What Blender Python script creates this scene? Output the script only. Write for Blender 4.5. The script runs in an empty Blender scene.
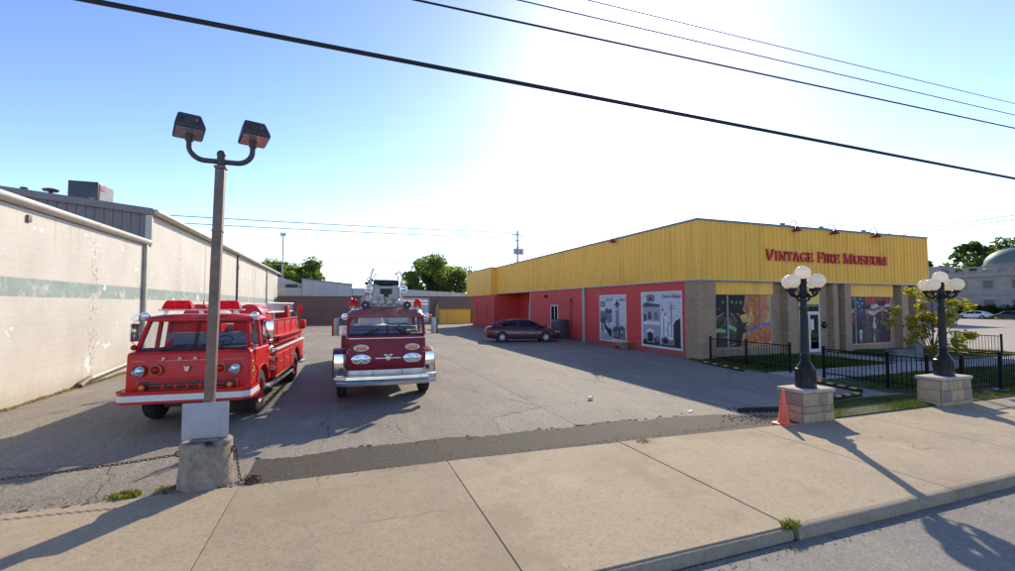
import bpy, bmesh, math, random
import numpy as np
from mathutils import Vector, Matrix
random.seed(7); rng = np.random.default_rng(7)
sc = bpy.context.scene
col = sc.collection
R = math.radians
PI = math.pi

# ------------------------------------------------------------------ materials
class S:
    """small helper round a node tree"""
    def __init__(s, name):
        s.m = bpy.data.materials.new(name); s.m.use_nodes = True
        s.t = s.m.node_tree; s.b = s.t.nodes['Principled BSDF']; s.o = s.t.nodes['Material Output']
        s.tc = s.t.nodes.new('ShaderNodeTexCoord')
        s.vec = s.tc.outputs['Object']
    def lk(s, v, sock):
        if hasattr(v, 'is_output'): s.t.links.new(v, sock)
        else:
            if isinstance(v, (tuple, list)) and sock.type == 'RGBA' and len(v) == 3: v = (*v, 1)
            sock.default_value = v
    def noise(s, scale, detail=4, rough=.6, vec=None, dist=0, out=0):
        n = s.t.nodes.new('ShaderNodeTexNoise'); s.lk(vec or s.vec, n.inputs['Vector'])
        n.inputs['Scale'].default_value = scale; n.inputs['Detail'].default_value = detail
        n.inputs['Roughness'].default_value = rough; n.inputs['Distortion'].default_value = dist
        return n.outputs[out]
    def voro(s, scale, feature='DISTANCE_TO_EDGE', vec=None, out='Distance', rand=1):
        n = s.t.nodes.new('ShaderNodeTexVoronoi'); n.feature = feature; s.lk(vec or s.vec, n.inputs['Vector'])
        n.inputs['Scale'].default_value = scale; n.inputs['Randomness'].default_value = rand
        return n.outputs[out]
    def ramp(s, fac, stops, interp='LINEAR'):
        n = s.t.nodes.new('ShaderNodeValToRGB'); n.color_ramp.interpolation = interp
        e = n.color_ramp.elements
        while len(e) < len(stops): e.new(.5)
        for k, (p, c) in enumerate(stops):
            if not isinstance(c, (tuple, list)): c = (c, c, c)
            e[k].position = p; e[k].color = (*c[:3], 1)
        s.lk(fac, n.inputs[0]); return n.outputs[0]
    def mix(s, fac, a, b, mode='MIX'):
        n = s.t.nodes.new('ShaderNodeMix'); n.data_type = 'RGBA'; n.blend_type = mode
        s.lk(fac, n.inputs[0]); s.lk(a, n.inputs[6]); s.lk(b, n.inputs[7]); return n.outputs[2]
    def math(s, op, a, b=0, c=0, clamp=False):
        n = s.t.nodes.new('ShaderNodeMath'); n.operation = op; n.use_clamp = clamp
        s.lk(a, n.inputs[0]); s.lk(b, n.inputs[1]); s.lk(c, n.inputs[2]); return n.outputs[0]
    def step(s, v, lo, hi):
        n = s.t.nodes.new('ShaderNodeMapRange'); n.interpolation_type = 'SMOOTHSTEP'
        s.lk(v, n.inputs[0]); n.inputs[1].default_value = lo; n.inputs[2].default_value = hi
        return n.outputs[0]
    def xyz(s, vec=None):
        n = s.t.nodes.new('ShaderNodeSeparateXYZ'); s.lk(vec or s.vec, n.inputs[0]); return n.outputs
    def comb(s, x=0, y=0, z=0):
        n = s.t.nodes.new('ShaderNodeCombineXYZ'); s.lk(x, n.inputs[0]); s.lk(y, n.inputs[1]); s.lk(z, n.inputs[2]); return n.outputs[0]
    def scaled(s, v3, vec=None):
        n = s.t.nodes.new('ShaderNodeMapping'); s.lk(vec or s.vec, n.inputs[0]); n.inputs['Scale'].default_value = v3; return n.outputs[0]
    def warp(s, amount, scale, vec=None):
        nz = s.noise(scale, 3, .6, vec, out=1)
        n = s.t.nodes.new('ShaderNodeVectorMath'); n.operation = 'MULTIPLY_ADD'
        s.lk(nz, n.inputs[0]); n.inputs[1].default_value = (amount,)*3; s.lk(vec or s.vec, n.inputs[2]); return n.outputs[0]
    def brick(s, vec, c1, c2, mo, w, h, mort, off=.5, smooth=.1):
        n = s.t.nodes.new('ShaderNodeTexBrick'); s.lk(vec, n.inputs['Vector'])
        s.lk(c1, n.inputs['Color1']); s.lk(c2, n.inputs['Color2']); s.lk(mo, n.inputs['Mortar'])
        n.inputs['Scale'].default_value = 1; n.inputs['Brick Width'].default_value = w; n.inputs['Row Height'].default_value = h
        n.inputs['Mortar Size'].default_value = mort; n.inputs['Mortar Smooth'].default_value = smooth; n.offset = off
        return n.outputs[0], n.outputs[1]
    def bump(s, h, strength=.3, dist=.02):
        n = s.t.nodes.new('ShaderNodeBump'); s.lk(h, n.inputs['Height']); n.inputs['Strength'].default_value = strength
        n.inputs['Distance'].default_value = dist; s.t.links.new(n.outputs[0], s.b.inputs['Normal'])
    def set(s, **k):
        for a, v in k.items(): s.lk(v, s.b.inputs[a.replace('_', ' ')])
        return s

def paint(name, c, rough=.5, metal=0, var=.12, scale=2.5, bump=0, bscale=60, coat=0, dirt=0, dirtc=(.16, .13, .1), spec=None):
    s = S(name)
    a = tuple(x*(1-var) for x in c); b = tuple(min(1, x*(1+var)) for x in c)
    f = s.noise(scale, 6, .65)
    cc = s.ramp(f, [(.3, a), (.7, b)])
    if dirt:
        d = s.step(s.noise(scale*1.7, 8, .7), .5, .75)
        cc = s.mix(s.math('MULTIPLY', d, dirt), cc, dirtc)
    s.set(Base_Color=cc, Metallic=metal)
    s.set(Roughness=s.math('MULTIPLY_ADD', s.noise(scale*3, 4), .25, max(0, rough-.12)))
    if coat: s.set(Coat_Weight=coat, Coat_Roughness=.06)
    if spec is not None: s.set(Specular_IOR_Level=spec)
    if bump: s.bump(s.noise(bscale, 3), bump, .01)
    return s.m

def glass(name, tint=(.75, .8, .82), rough=.02, minr=.05):
    s = S(name); t = s.t
    tr = t.nodes.new('ShaderNodeBsdfTransparent'); tr.inputs[0].default_value = (*tint, 1)
    gl = t.nodes.new('ShaderNodeBsdfGlossy'); gl.inputs['Roughness'].default_value = rough
    lw = t.nodes.new('ShaderNodeLayerWeight')
    f = s.math('MULTIPLY_ADD', s.math('POWER', lw.outputs['Facing'], 5.0), .9, minr*.6)
    mx = t.nodes.new('ShaderNodeMixShader'); s.lk(f, mx.inputs[0])
    t.links.new(tr.outputs[0], mx.inputs[1]); t.links.new(gl.outputs[0], mx.inputs[2])
    t.links.new(mx.outputs[0], s.o.inputs['Surface']); return s.m

def leafmat(name, stops, trans=.5):
    s = S(name); t = s.t
    g = t.nodes.new('ShaderNodeNewGeometry')
    c = s.ramp(g.outputs['Random Per Island'], stops)
    c = s.mix(s.math('MULTIPLY', s.noise(.9, 3), .5), c, s.mix(1.0, c, (.62, .72, .5), 'MULTIPLY'))
    d = t.nodes.new('ShaderNodeBsdfDiffuse'); s.lk(c, d.inputs[0])
    tr = t.nodes.new('ShaderNodeBsdfTranslucent'); s.lk(s.mix(1.0, c, (1.5, 1.55, .8), 'MULTIPLY'), tr.inputs[0])
    mx = t.nodes.new('ShaderNodeMixShader'); mx.inputs[0].default_value = trans
    t.links.new(d.outputs[0], mx.inputs[1]); t.links.new(tr.outputs[0], mx.inputs[2])
    t.links.new(mx.outputs[0], s.o.inputs['Surface']); return s.m

MT = {}
# fire trucks
MT['red1'] = paint('fire_red_paint', (.60, .018, .018), .36, coat=.0, var=.14, scale=1.8, dirt=.22, dirtc=(.36, .05, .045), spec=.32, bump=.02, bscale=4)
MT['red2'] = paint('maroon_red_paint', (.235, .020, .034), .46, coat=.0, var=.16, scale=1.5, dirt=.22, dirtc=(.20, .07, .075), spec=.3)
MT['white'] = paint('white_paint', (.72, .72, .70), .45, var=.06, dirt=.15)
MT['faded_highlight_roof'] = paint('weathered_roof_paint_with_highlight', (.26, .075, .07), .5, var=.25, scale=1.2, dirt=.75, dirtc=(.36, .27, .21), spec=.35)  # weathered paint; tan blotches also carry the roof's pale highlight in the colour
MT['chrome'] = paint('chrome', (.60, .61, .63), .20, metal=1, var=.18, scale=4, dirt=.15)
MT['alu'] = paint('brushed_aluminium', (.62, .62, .61), .42, metal=.85, var=.12, scale=5, dirt=.15)
MT['ladder'] = paint('ladder_grey_paint', (.44, .43, .42), .45, metal=.2, var=.12, dirt=.2)
MT['rubber'] = paint('tyre_rubber', (.018, .018, .019), .85, var=.25, scale=6, dirt=.25, dirtc=(.09, .08, .07))
MT['black'] = paint('black_trim', (.015, .015, .016), .5, var=.2)
MT['under'] = paint('chassis_black', (.02, .02, .02), .7, var=.3)
MT['gold'] = paint('gold_leaf', (.62, .42, .14), .4, metal=.3, var=.1)
MT['redlens'] = paint('red_lens', (.62, .012, .015), .18, var=.15, scale=14, coat=.6)
MT['amber'] = paint('amber_lens', (.75, .22, .02), .2, var=.15, scale=14, coat=.6)
MT['lens'] = paint('headlamp_glass', (.55, .60, .66), .12, metal=.6, var=.2, scale=12)
MT['seat'] = paint('dark_vinyl', (.03, .03, .04), .6, var=.2)
MT['seatgrey'] = paint('grey_blue_vinyl', (.16, .19, .25), .6, var=.2)
MT['glass'] = glass('vehicle_glass', (.97, .98, .985), .02, .045)
MT['darkglass'] = glass('tinted_glass', (.16, .18, .20), .02, .09)
MT['mirror'] = paint('mirror_glass', (.8, .82, .84), .06, metal=1, var=.03)
MT['gauge'] = paint('gauge_face', (.65, .64, .6), .4, var=.2, scale=20)
MT['canvas'] = paint('hose_canvas', (.45, .42, .36), .9, var=.25, scale=9, bump=.4)
# building
def corr(name, c, dirt=.2):
    s = S(name); x, y, z = s.xyz()
    st = s.noise(1, 5, .6, s.scaled((2.2, 2.2, .12)))
    cc = s.ramp(st, [(.25, tuple(v*.82 for v in c)), (.5, c), (.8, tuple(min(1, v*1.12) for v in c))])
    cc = s.mix(s.math('MULTIPLY', s.step(s.noise(.7, 6, .7), .48, .75), dirt), cc, tuple(v*.6 for v in c))
    s.set(Base_Color=cc, Roughness=.5); s.bump(s.noise(9, 3), .12, .01); return s.m
MT['yellow'] = corr('yellow_ribbed_metal', (.97, .53, .07), .38)
MT['yellow2'] = corr('yellow_shed_boards', (.75, .50, .09))
MT['greymetal'] = corr('grey_ribbed_metal', (.55, .54, .51), .1)
MT['brownmetal'] = corr('brown_grey_ribbed_metal', (.19, .165, .155))
MT['paleroof'] = corr('pale_roof_metal', (.62, .61, .57), .1)
MT['trim'] = paint('blue_grey_trim', (.17, .20, .25), .5)
MT['ltrim'] = paint('light_grey_trim', (.42, .42, .42), .5)
MT['gutter'] = paint('beige_gutter_paint', (.50, .46, .38), .45, var=.12, scale=1.2, dirt=.35, dirtc=(.2, .16, .12))
MT['white_frame'] = paint('white_frame_paint', (.7, .7, .68), .5)
MT['signred'] = paint('sign_letter_red', (.55, .025, .04), .45)
MT['lampred'] = paint('red_enamel', (.22, .03, .035), .4)
def redblock():
    s = S('red_painted_block'); x, y, z = s.xyz()
    v = s.comb(s.math('ADD', x, y), z, 0)
    bc, bf = s.brick(v, (.68, .055, .045), (.63, .050, .042), (.54, .042, .036), .4, .2, .008)
    cc = s.mix(s.math('MULTIPLY', s.step(s.noise(.8, 7, .7), .45, .75), .35), bc, (.36, .035, .045))
    base = s.math('SUBTRACT', 1, s.step(s.math('SUBTRACT', z, s.math('MULTIPLY', s.noise(2.2, 6, .7), .7)), -.2, .25))
    cc = s.mix(s.math('MULTIPLY', base, .6), cc, (.20, .10, .09))
    vs = s.step(s.noise(1, 6, .65, s.scaled((3, 3, .15))), .55, .72)
    cc = s.mix(s.math('MULTIPLY', vs, .25), cc, (.40, .06, .06))
    s.set(Base_Color=cc, Roughness=.6); s.bump(bf, -.35, .006); return s.m
MT['redblock'] = redblock()
def brickmat(name, c1, c2, mo, w=.2, h=.07, mort=.006, shade=.3):
    s = S(name); x, y, z = s.xyz()
    v = s.comb(s.math('ADD', x, y), z, 0)
    bc, bf = s.brick(v, c1, c2, mo, w, h, mort)
    cc = s.mix(s.math('MULTIPLY', s.step(s.noise(1.1, 7, .7), .4, .75), shade), bc, tuple(q*.5 for q in c1))
    s.set(Base_Color=cc, Roughness=.85); s.bump(s.math('ADD', s.math('MULTIPLY', bf, -1), s.math('MULTIPLY', s.noise(40), .3)), .5, .008); return s.m
MT['brick'] = brickmat('buff_brown_brick', (.33, .205, .12), (.43, .285, .175), (.38, .31, .22))
MT['backbrick'] = brickmat('dark_brown_brick', (.24, .13, .11), (.29, .165, .135), (.26, .19, .16))
MT['limestone'] = brickmat('pale_limestone', (.29, .265, .245), (.34, .31, .285), (.30, .28, .26), 1.2, .5, .02)
def ashlar():
    s = S('rough_stone_blocks'); x, y, z = s.xyz()
    geo = s.t.nodes.new('ShaderNodeNewGeometry')
    bc = s.ramp(geo.outputs['Random Per Island'], [(0, (.22, .17, .13)), (.3, (.46, .32, .18)), (.55, (.32, .25, .18)), (.8, (.54, .38, .21)), (1, (.26, .20, .15))], 'CONSTANT'); bf = s.noise(5, 2)
    g = s.noise(6, 6, .7)
    cc = s.mix(.42, bc, s.ramp(g, [(.3, (.17, .15, .14)), (.5, (.36, .29, .21)), (.72, (.50, .40, .28))]))
    s.set(Base_Color=cc, Roughness=.9); s.bump(s.math('ADD', s.math('MULTIPLY', bf, -1.2), s.noise(14, 6)), .8, .02); return s.m
MT['ashlar'] = ashlar()
MT['stonecap'] = paint('stone_cap', (.42, .37, .31), .85, var=.22, scale=5, bump=.3, bscale=40)
MT['granite'] = paint('grey_granite', (.14, .135, .14), .8, var=.3, scale=4, bump=.4, bscale=30)
def blockwall(name, seed, peelat):
    s = S(name); x, y, z = s.xyz()
    v = s.comb(s.math('ADD', x, y), z, 0)
    base = s.ramp(s.noise(.45, 8, .65), [(.25, (.52, .485, .415)), (.5, (.62, .58, .495)), (.75, (.69, .65, .57))])
    bc, bf = s.brick(s.warp(.02, 2, v), (1, 1, 1), (.96, .96, .95), (.80, .77, .72), .4, .2, .007)
    cc = s.mix(.20, base, s.mix(1.0, base, bc, 'MULTIPLY'))
    # green band
    wob = s.math('MULTIPLY', s.math('SUBTRACT', s.noise(3, 3), .5), .03)
    zz = s.math('ADD', z, wob)
    band = s.math('MULTIPLY', s.step(zz, 2.70, 2.72), s.math('SUBTRACT', 1, s.step(zz, 3.17, 3.19)))
    wear = s.math('SUBTRACT', 1, s.math('MULTIPLY', s.step(s.noise(1.6, 8, .72), .53, .62), .8))
    gr = s.ramp(s.noise(2.2, 6), [(.3, (.25, .32, .285)), (.7, (.34, .41, .37))])
    cc = s.mix(s.math('MULTIPLY', band, wear), cc, gr)
    # peeling columns, grime, rising damp
    peel = 0
    for (yc, hw) in peelat:
        b = s.math('SUBTRACT', 1, s.math('DIVIDE', s.math('ABSOLUTE', s.math('SUBTRACT', y, yc)), hw), clamp=True)
        peel = s.math('ADD', peel, b)
    spots = s.step(s.math('ADD', s.noise(7, 9, .75), s.math('MULTIPLY', peel, .14)), .66, .70)
    spots = s.math('MULTIPLY', spots, s.step(bf, -.1, .6) if False else 1)
    cc = s.mix(s.math('MULTIPLY', spots, .75), cc, (.24, .20, .165))
    vst = s.step(s.noise(1, 6, .65, s.scaled((3, 3, .18))), .56, .74)
    cc = s.mix(s.math('MULTIPLY', vst, .30), cc, (.36, .31, .24))
    drip = s.step(s.noise(1, 7, .7, s.scaled((5, 5, .10))), .58, .70)
    cc = s.mix(s.math('MULTIPLY', s.math('MULTIPLY', drip, s.step(z, 2.2, 4.9)), .38), cc, (.30, .27, .22))
    damp = s.math('MULTIPLY', s.math('SUBTRACT', 1, s.step(s.math('ADD', z, s.math('MULTIPLY', s.noise(1.3, 6), .9)), .35, 1.0)), .55)
    cc = s.mix(damp, cc, (.40, .34, .24))
    chips = s.step(s.noise(1.5, 2, .4, s.scaled((1, 1, 1.6))), .70, .715)
    cc = s.mix(chips, cc, (.80, .78, .74))
    s.set(Base_Color=cc, Roughness=.8); s.bump(s.math('ADD', s.math('MULTIPLY', bf, -.8), s.math('MULTIPLY', s.noise(25, 5), .6)), .45, .008); return s.m
MT['wallA'] = blockwall('white_painted_block', 1, [(18.4, .9), (10.5, .5)])
MT['wallB'] = blockwall('white_painted_block_rear', 2, [(26.5, 1.2), (46.0, 1.6)])
# ground
def asphalt(name, c, crack=.62, speck=.5, big=.25, seams=(), fine=1.0):
    s = S(name); x, y, z = s.xyz()
    big_ = s.noise(.22, 7, .62)
    cc = s.ramp(big_, [(.25, tuple(v*(1-big) for v in c)), (.5, c), (.78, tuple(v*(1+big) for v in c))])
    cc = s.mix(s.math('MULTIPLY', s.step(s.noise(.6, 9, .75), .52, .72), .35), cc, tuple(v*.62 for v in c))
    cc = s.mix(s.math('MULTIPLY', s.step(s.noise(1, 5, .6, s.scaled((1.1, .12, 1))), .48, .66), .36), cc, tuple(v*.6 for v in c))
    md = s.noise(34, 6, .8)
    cc = s.mix(s.math('MULTIPLY', s.step(md, .47, .60), .50*fine), cc, tuple(v*.52 for v in c))
    cc = s.mix(s.math('MULTIPLY', s.step(s.noise(21, 6, .8), .52, .64), .42*fine), cc, tuple(min(1, v*1.5) for v in c))
    cc = s.mix(s.math('MULTIPLY', s.step(s.noise(1, 7, .7, s.scaled((2.6, .35, 1))), .50, .66), .42), cc, tuple(min(1, v*1.42) for v in c))
    cc = s.mix(s.math('MULTIPLY', s.step(s.noise(4, 8, .8), .54, .70), .35), cc, tuple(min(1, v*1.45) for v in c))
    sp = s.noise(110, 3, .7)
    cc = s.mix(s.math('MULTIPLY', s.step(sp, .55, .72), speck), cc, tuple(min(1, v*1.7) for v in c))
    cc = s.mix(s.math('MULTIPLY', s.step(s.noise(75, 3, .7), .57, .72), speck), cc, tuple(v*.4 for v in c))
    oil = s.math('ADD', s.voro(.55, 'F1'), s.math('MULTIPLY', s.noise(5, 5, .7), .18))
    oil = s.math('MULTIPLY', s.math('SUBTRACT', 1, s.step(oil, .14, .30)), s.step(s.noise(.21, 3), .46, .56))
    cc = s.mix(s.math('MULTIPLY', oil, .5), cc, tuple(v*.45 for v in c))
    grit = s.voro(55, 'F1', out='Color'); gx = s.xyz(grit)
    cc = s.mix(s.math('MULTIPLY', s.step(gx[0], .80, .86), .7*fine), cc, tuple(min(1, v*2.0) for v in c))
    cc = s.mix(s.math('MULTIPLY', s.step(gx[1], .80, .86), .7*fine), cc, tuple(v*.38 for v in c))
    w = s.warp(.55, .9)
    w2 = s.warp(.10, 5, w)
    ck = s.math('SUBTRACT', 1, s.step(s.voro(.26, vec=w2), .0012, .0045))
    ck = s.math('MULTIPLY', ck, s.step(s.noise(.33, 3), .40, .52))
    ck2 = s.math('SUBTRACT', 1, s.step(s.voro(1.1, vec=w2), .008, .022))
    ck2 = s.math('MULTIPLY', ck2, s.step(s.noise(.3, 4, .6), .57, .64))
    ck = s.math('MAXIMUM', ck, s.math('MULTIPLY', ck2, .8))
    for (axis, at, hw) in seams:
        v = x if axis == 'x' else y
        d = s.math('ABSOLUTE', s.math('ADD', s.math('SUBTRACT', v, at), s.math('MULTIPLY', s.math('SUBTRACT', s.noise(1.3, 5), .5), .16)))
        ck = s.math('MAXIMUM', ck, s.math('MULTIPLY', s.math('SUBTRACT', 1, s.step(d, hw*.4, hw)), .8))
    cc = s.mix(s.math('MULTIPLY', ck, crack), cc, tuple(v*.28 for v in c))
    s.set(Base_Color=cc, Roughness=.88)
    s.bump(s.math('SUBTRACT', s.math('ADD', s.math('MULTIPLY', s.noise(90, 3), .5), s.math('MULTIPLY', s.noise(1.5, 6), .7)), s.math('MULTIPLY', ck, 1.0)), .6, .012); return s.m
MT['lot'] = asphalt('weathered_lot_asphalt', (.232, .205, .166), seams=[('x', 4.6, .035), ('x', 9.6, .02)], big=.38, fine=.75)
MT['road'] = asphalt('street_asphalt', (.215, .197, .170), crack=.2, speck=.4, big=.15, fine=.45)
MT['patch'] = asphalt('newer_dark_asphalt', (.050, .041, .032), crack=.3, speck=.45, big=.2)
MT['groundm'] = asphalt('dusty_ground', (.20, .19, .165), crack=.2)
def conc(name, c, pebble=.5, stain=.4, scale=1.0):
    s = S(name); x, y, z = s.xyz()
    cc = s.ramp(s.noise(.55*scale, 8, .68), [(.25, tuple(v*.82 for v in c)), (.5, c), (.75, tuple(v*1.1 for v in c))])
    cc = s.mix(s.math('MULTIPLY', s.step(s.noise(1.4, 9, .75), .5, .72), stain), cc, tuple(v*.66 for v in c))
    pb = s.voro(30, 'F1', out='Color'); pbx = s.xyz(pb)[0]
    cc = s.mix(s.math('MULTIPLY', s.step(pbx, .62, .9), pebble*.5), cc, tuple(v*.5 for v in c))
    cc = s.mix(s.math('MULTIPLY', s.step(s.noise(46, 5, .8), .50, .62), pebble*.55), cc, tuple(v*.62 for v in c))
    cc = s.mix(s.math('MULTIPLY', s.step(s.noise(3.3, 6, .8, s.scaled((1, 1, 1), s.vec)), .56, .70), pebble*.4), cc, tuple(min(1, v*1.25) for v in c))
    cc = s.mix(s.math('MULTIPLY', s.step(s.noise(60, 2, .6), .58, .7), pebble), cc, tuple(min(1, v*1.5) for v in c))
    geo = s.t.nodes.new('ShaderNodeNewGeometry')
    cc = s.mix(.75, cc, s.mix(1.0, cc, s.ramp(geo.outputs['Random Per Island'], [(0, (.78, .77, .76)), (.5, (1, 1, 1)), (1, (1.18, 1.13, 1.06))]), 'MULTIPLY'))
    big = s.math('MULTIPLY', s.step(s.noise(.75, 8, .7, s.warp(.5, 1.1)), .50, .62), .6)
    cc = s.mix(big, cc, tuple(v*m for v, m in zip(c, (.66, .64, .60))))
    cc = s.mix(s.math('MULTIPLY', s.step(s.noise(.5, 7, .65, s.warp(.4, 2)), .56, .68), .4), cc, tuple(min(1, v*1.22) for v in c))
    gum = s.voro(1.6, 'F1'); gm = s.math('MULTIPLY', s.math('SUBTRACT', 1, s.step(gum, .016, .034)), s.step(s.noise(.9, 2), .44, .46))
    cc = s.mix(s.math('MULTIPLY', gm, .6), cc, tuple(v*.35 for v in c))
    w2 = s.warp(.12, 4, s.warp(.6, .8))
    ck = s.math('MULTIPLY', s.math('SUBTRACT', 1, s.step(s.voro(.30, vec=w2), .001, .005)), s.step(s.noise(.25, 2), .54, .58))
    cc = s.mix(s.math('MULTIPLY', ck, .6), cc, tuple(v*.3 for v in c))
    s.set(Base_Color=cc, Roughness=.88); s.bump(s.math('ADD', s.noise(55, 4), s.math('MULTIPLY', s.noise(2, 6), .5)), .35, .008); return s.m
MT['sidewalk'] = conc('aggregate_concrete', (.385, .312, .208), .62, .4)
MT['kerb'] = conc('kerb_concrete', (.30, .245, .175), .7, .7)
MT['path'] = conc('pale_path_concrete', (.36, .345, .325), .15, .2)
MT['farlot'] = conc('pale_concrete_lot', (.34, .295, .25), .2, .5, .1)
MT['drum'] = paint('rough_cast_concrete', (.27, .225, .175), .95, var=.4, scale=7, bump=.9, bscale=22, dirt=.4, dirtc=(.1, .085, .07))
MT['soil'] = paint('lawn_soil', (.075, .075, .035), .95, var=.4, scale=4, bump=.5, bscale=30)
def grassm(name, stops, tr=.35):
    return leafmat(name, stops, tr)
MT['grass'] = grassm('lawn_blades', [(0, (.045, .085, .018)), (.5, (.085, .13, .03)), (.85, (.13, .15, .045)), (1, (.24, .20, .09))])
MT['weed'] = grassm('weed_blades', [(0, (.10, .14, .03)), (.6, (.19, .21, .05)), (1, (.32, .27, .10))])
MT['drygrass'] = grassm('dry_grass_blades', [(0, (.13, .13, .05)), (.5, (.26, .21, .10)), (1, (.36, .29, .15))])
# street things
MT['pole'] = paint('rusty_brown_steel', (.19, .125, .095), .6, var=.3, scale=5, bump=.15, bscale=30, dirt=.45, dirtc=(.32, .22, .16))
MT['floodbox'] = paint('dark_bronze_housing', (.045, .042, .04), .5, var=.25, scale=4, dirt=.25, dirtc=(.12, .11, .1))
MT['iron'] = paint('black_cast_iron_paint', (.010, .0105, .012), .42, var=.3, scale=8, spec=.35)
MT['fence'] = paint('black_fence_paint', (.008, .008, .009), .7, var=.2, spec=.15)
MT['chain'] = paint('rusty_chain_iron', (.10, .050, .030), .75, metal=.2, var=.45, scale=30)
MT['cone'] = paint('orange_red_cone', (.88, .13, .06), .45, var=.1, scale=6, dirt=.15)
MT['rubberstop'] = paint('black_rubber_stop', (.014, .014, .015), .8, var=.3, scale=8, dirt=.2, dirtc=(.07, .065, .06))
MT['stopyellow'] = paint('yellow_reflector', (.72, .42, .04), .5, var=.2, scale=15)
MT['wire'] = paint('cable_sheath', (.012, .012, .016), .6)
MT['wood'] = paint('weathered_pole_wood', (.12, .095, .075), .9, var=.3, scale=6)
MT['transformer'] = paint('transformer_grey', (.36, .37, .38), .5)
MT['signboard'] = paint('weathered_white_board', (.36, .36, .40), .6, var=.12, scale=5)
MT['copper'] = paint('green_copper', (.095, .15, .125), .6, var=.15, scale=.8)
MT['bark'] = paint('tree_bark', (.085, .065, .048), .95, var=.35, scale=8, bump=.6, bscale=25)
MT['shingle'] = paint('brown_shingles', (.16, .115, .085), .9, var=.2, scale=6, bump=.4, bscale=20)
MT['acgrey'] = paint('dark_grey_unit', (.055, .06, .065), .5, var=.2)
MT['hvac'] = paint('dark_slate_unit', (.045, .055, .065), .5, var=.2, scale=2)
MT['interior'] = paint('dim_interior', (.05, .045, .042), .8, var=.4, scale=1.5)
MT['plastic_yellow'] = paint('yellow_plastic', (.65, .42, .03), .5)
MT['plastic_grey'] = paint('grey_plastic', (.2, .21, .22), .6)
MT['paper'] = paint('white_litter', (.60, .59, .56), .7, var=.1, scale=20)
MT['carpaint'] = paint('dark_wine_car_paint', (.10, .014, .024), .28, var=.06, coat=.5)
MT['carblue'] = paint('blue_car_paint', (.05, .10, .28), .3, coat=.7)
MT['carwhite'] = paint('white_car_paint', (.68, .69, .7), .3, coat=.7)
def globe_mat():
    s = S('opal_globe_glass'); t = s.t
    d = t.nodes.new('ShaderNodeBsdfDiffuse'); d.inputs[0].default_value = (.93, .87, .74, 1)
    tr = t.nodes.new('ShaderNodeBsdfTranslucent'); tr.inputs[0].default_value = (.95, .89, .78, 1)
    gl = t.nodes.new('ShaderNodeBsdfGlossy'); gl.inputs['Roughness'].default_value = .12
    m1 = t.nodes.new('ShaderNodeMixShader'); m1.inputs[0].default_value = .66
    t.links.new(d.outputs[0], m1.inputs[1]); t.links.new(tr.outputs[0], m1.inputs[2])
    m2 = t.nodes.new('ShaderNodeMixShader'); m2.inputs[0].default_value = .05
    t.links.new(m1.outputs[0], m2.inputs[1]); t.links.new(gl.outputs[0], m2.inputs[2])
    t.links.new(m2.outputs[0], s.o.inputs['Surface']); return s.m
MT['globe'] = globe_mat()
def lens_mat(name, c):
    s = S(name); t = s.t
    d = t.nodes.new('ShaderNodeBsdfPrincipled'); d.inputs['Base Color'].default_value = (*c, 1); d.inputs['Roughness'].default_value = .15
    tr = t.nodes.new('ShaderNodeBsdfTranslucent'); s.lk(s.ramp(s.noise(9, 3), [(.35, tuple(v*.5 for v in c)), (.6, tuple(min(1, v*1.35) for v in c))]), tr.inputs[0])
    mx = t.nodes.new('ShaderNodeMixShader'); mx.inputs[0].default_value = .6
    t.links.new(d.outputs[0], mx.inputs[1]); t.links.new(tr.outputs[0], mx.inputs[2]); t.links.new(mx.outputs[0], s.o.inputs['Surface']); return s.m
MT['redlens'] = lens_mat('red_lens_plastic', (.80, .012, .02))
MT['darkpane'] = paint('dark_window_pane', (.02, .024, .03), .1, var=.3, scale=.5)
MT['darkstone'] = paint('grey_painted_block', (.15, .15, .16), .8, var=.15)
MT['leaf'] = leafmat('broad_leaves', [(0, (.06, .105, .04)), (.5, (.10, .15, .055)), (1, (.16, .20, .08))], .55)
MT['leaf2'] = leafmat('bright_leaves', [(0, (.10, .15, .05)), (.5, (.165, .215, .075)), (1, (.27, .29, .11))], .62)
MT['leaf3'] = leafmat('yellowing_leaves', [(0, (.13, .18, .03)), (.5, (.30, .27, .05)), (1, (.52, .34, .07))], .6)
MT['hedge'] = leafmat('hedge_leaves', [(0, (.016, .038, .014)), (1, (.04, .07, .022))], .25)

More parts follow.
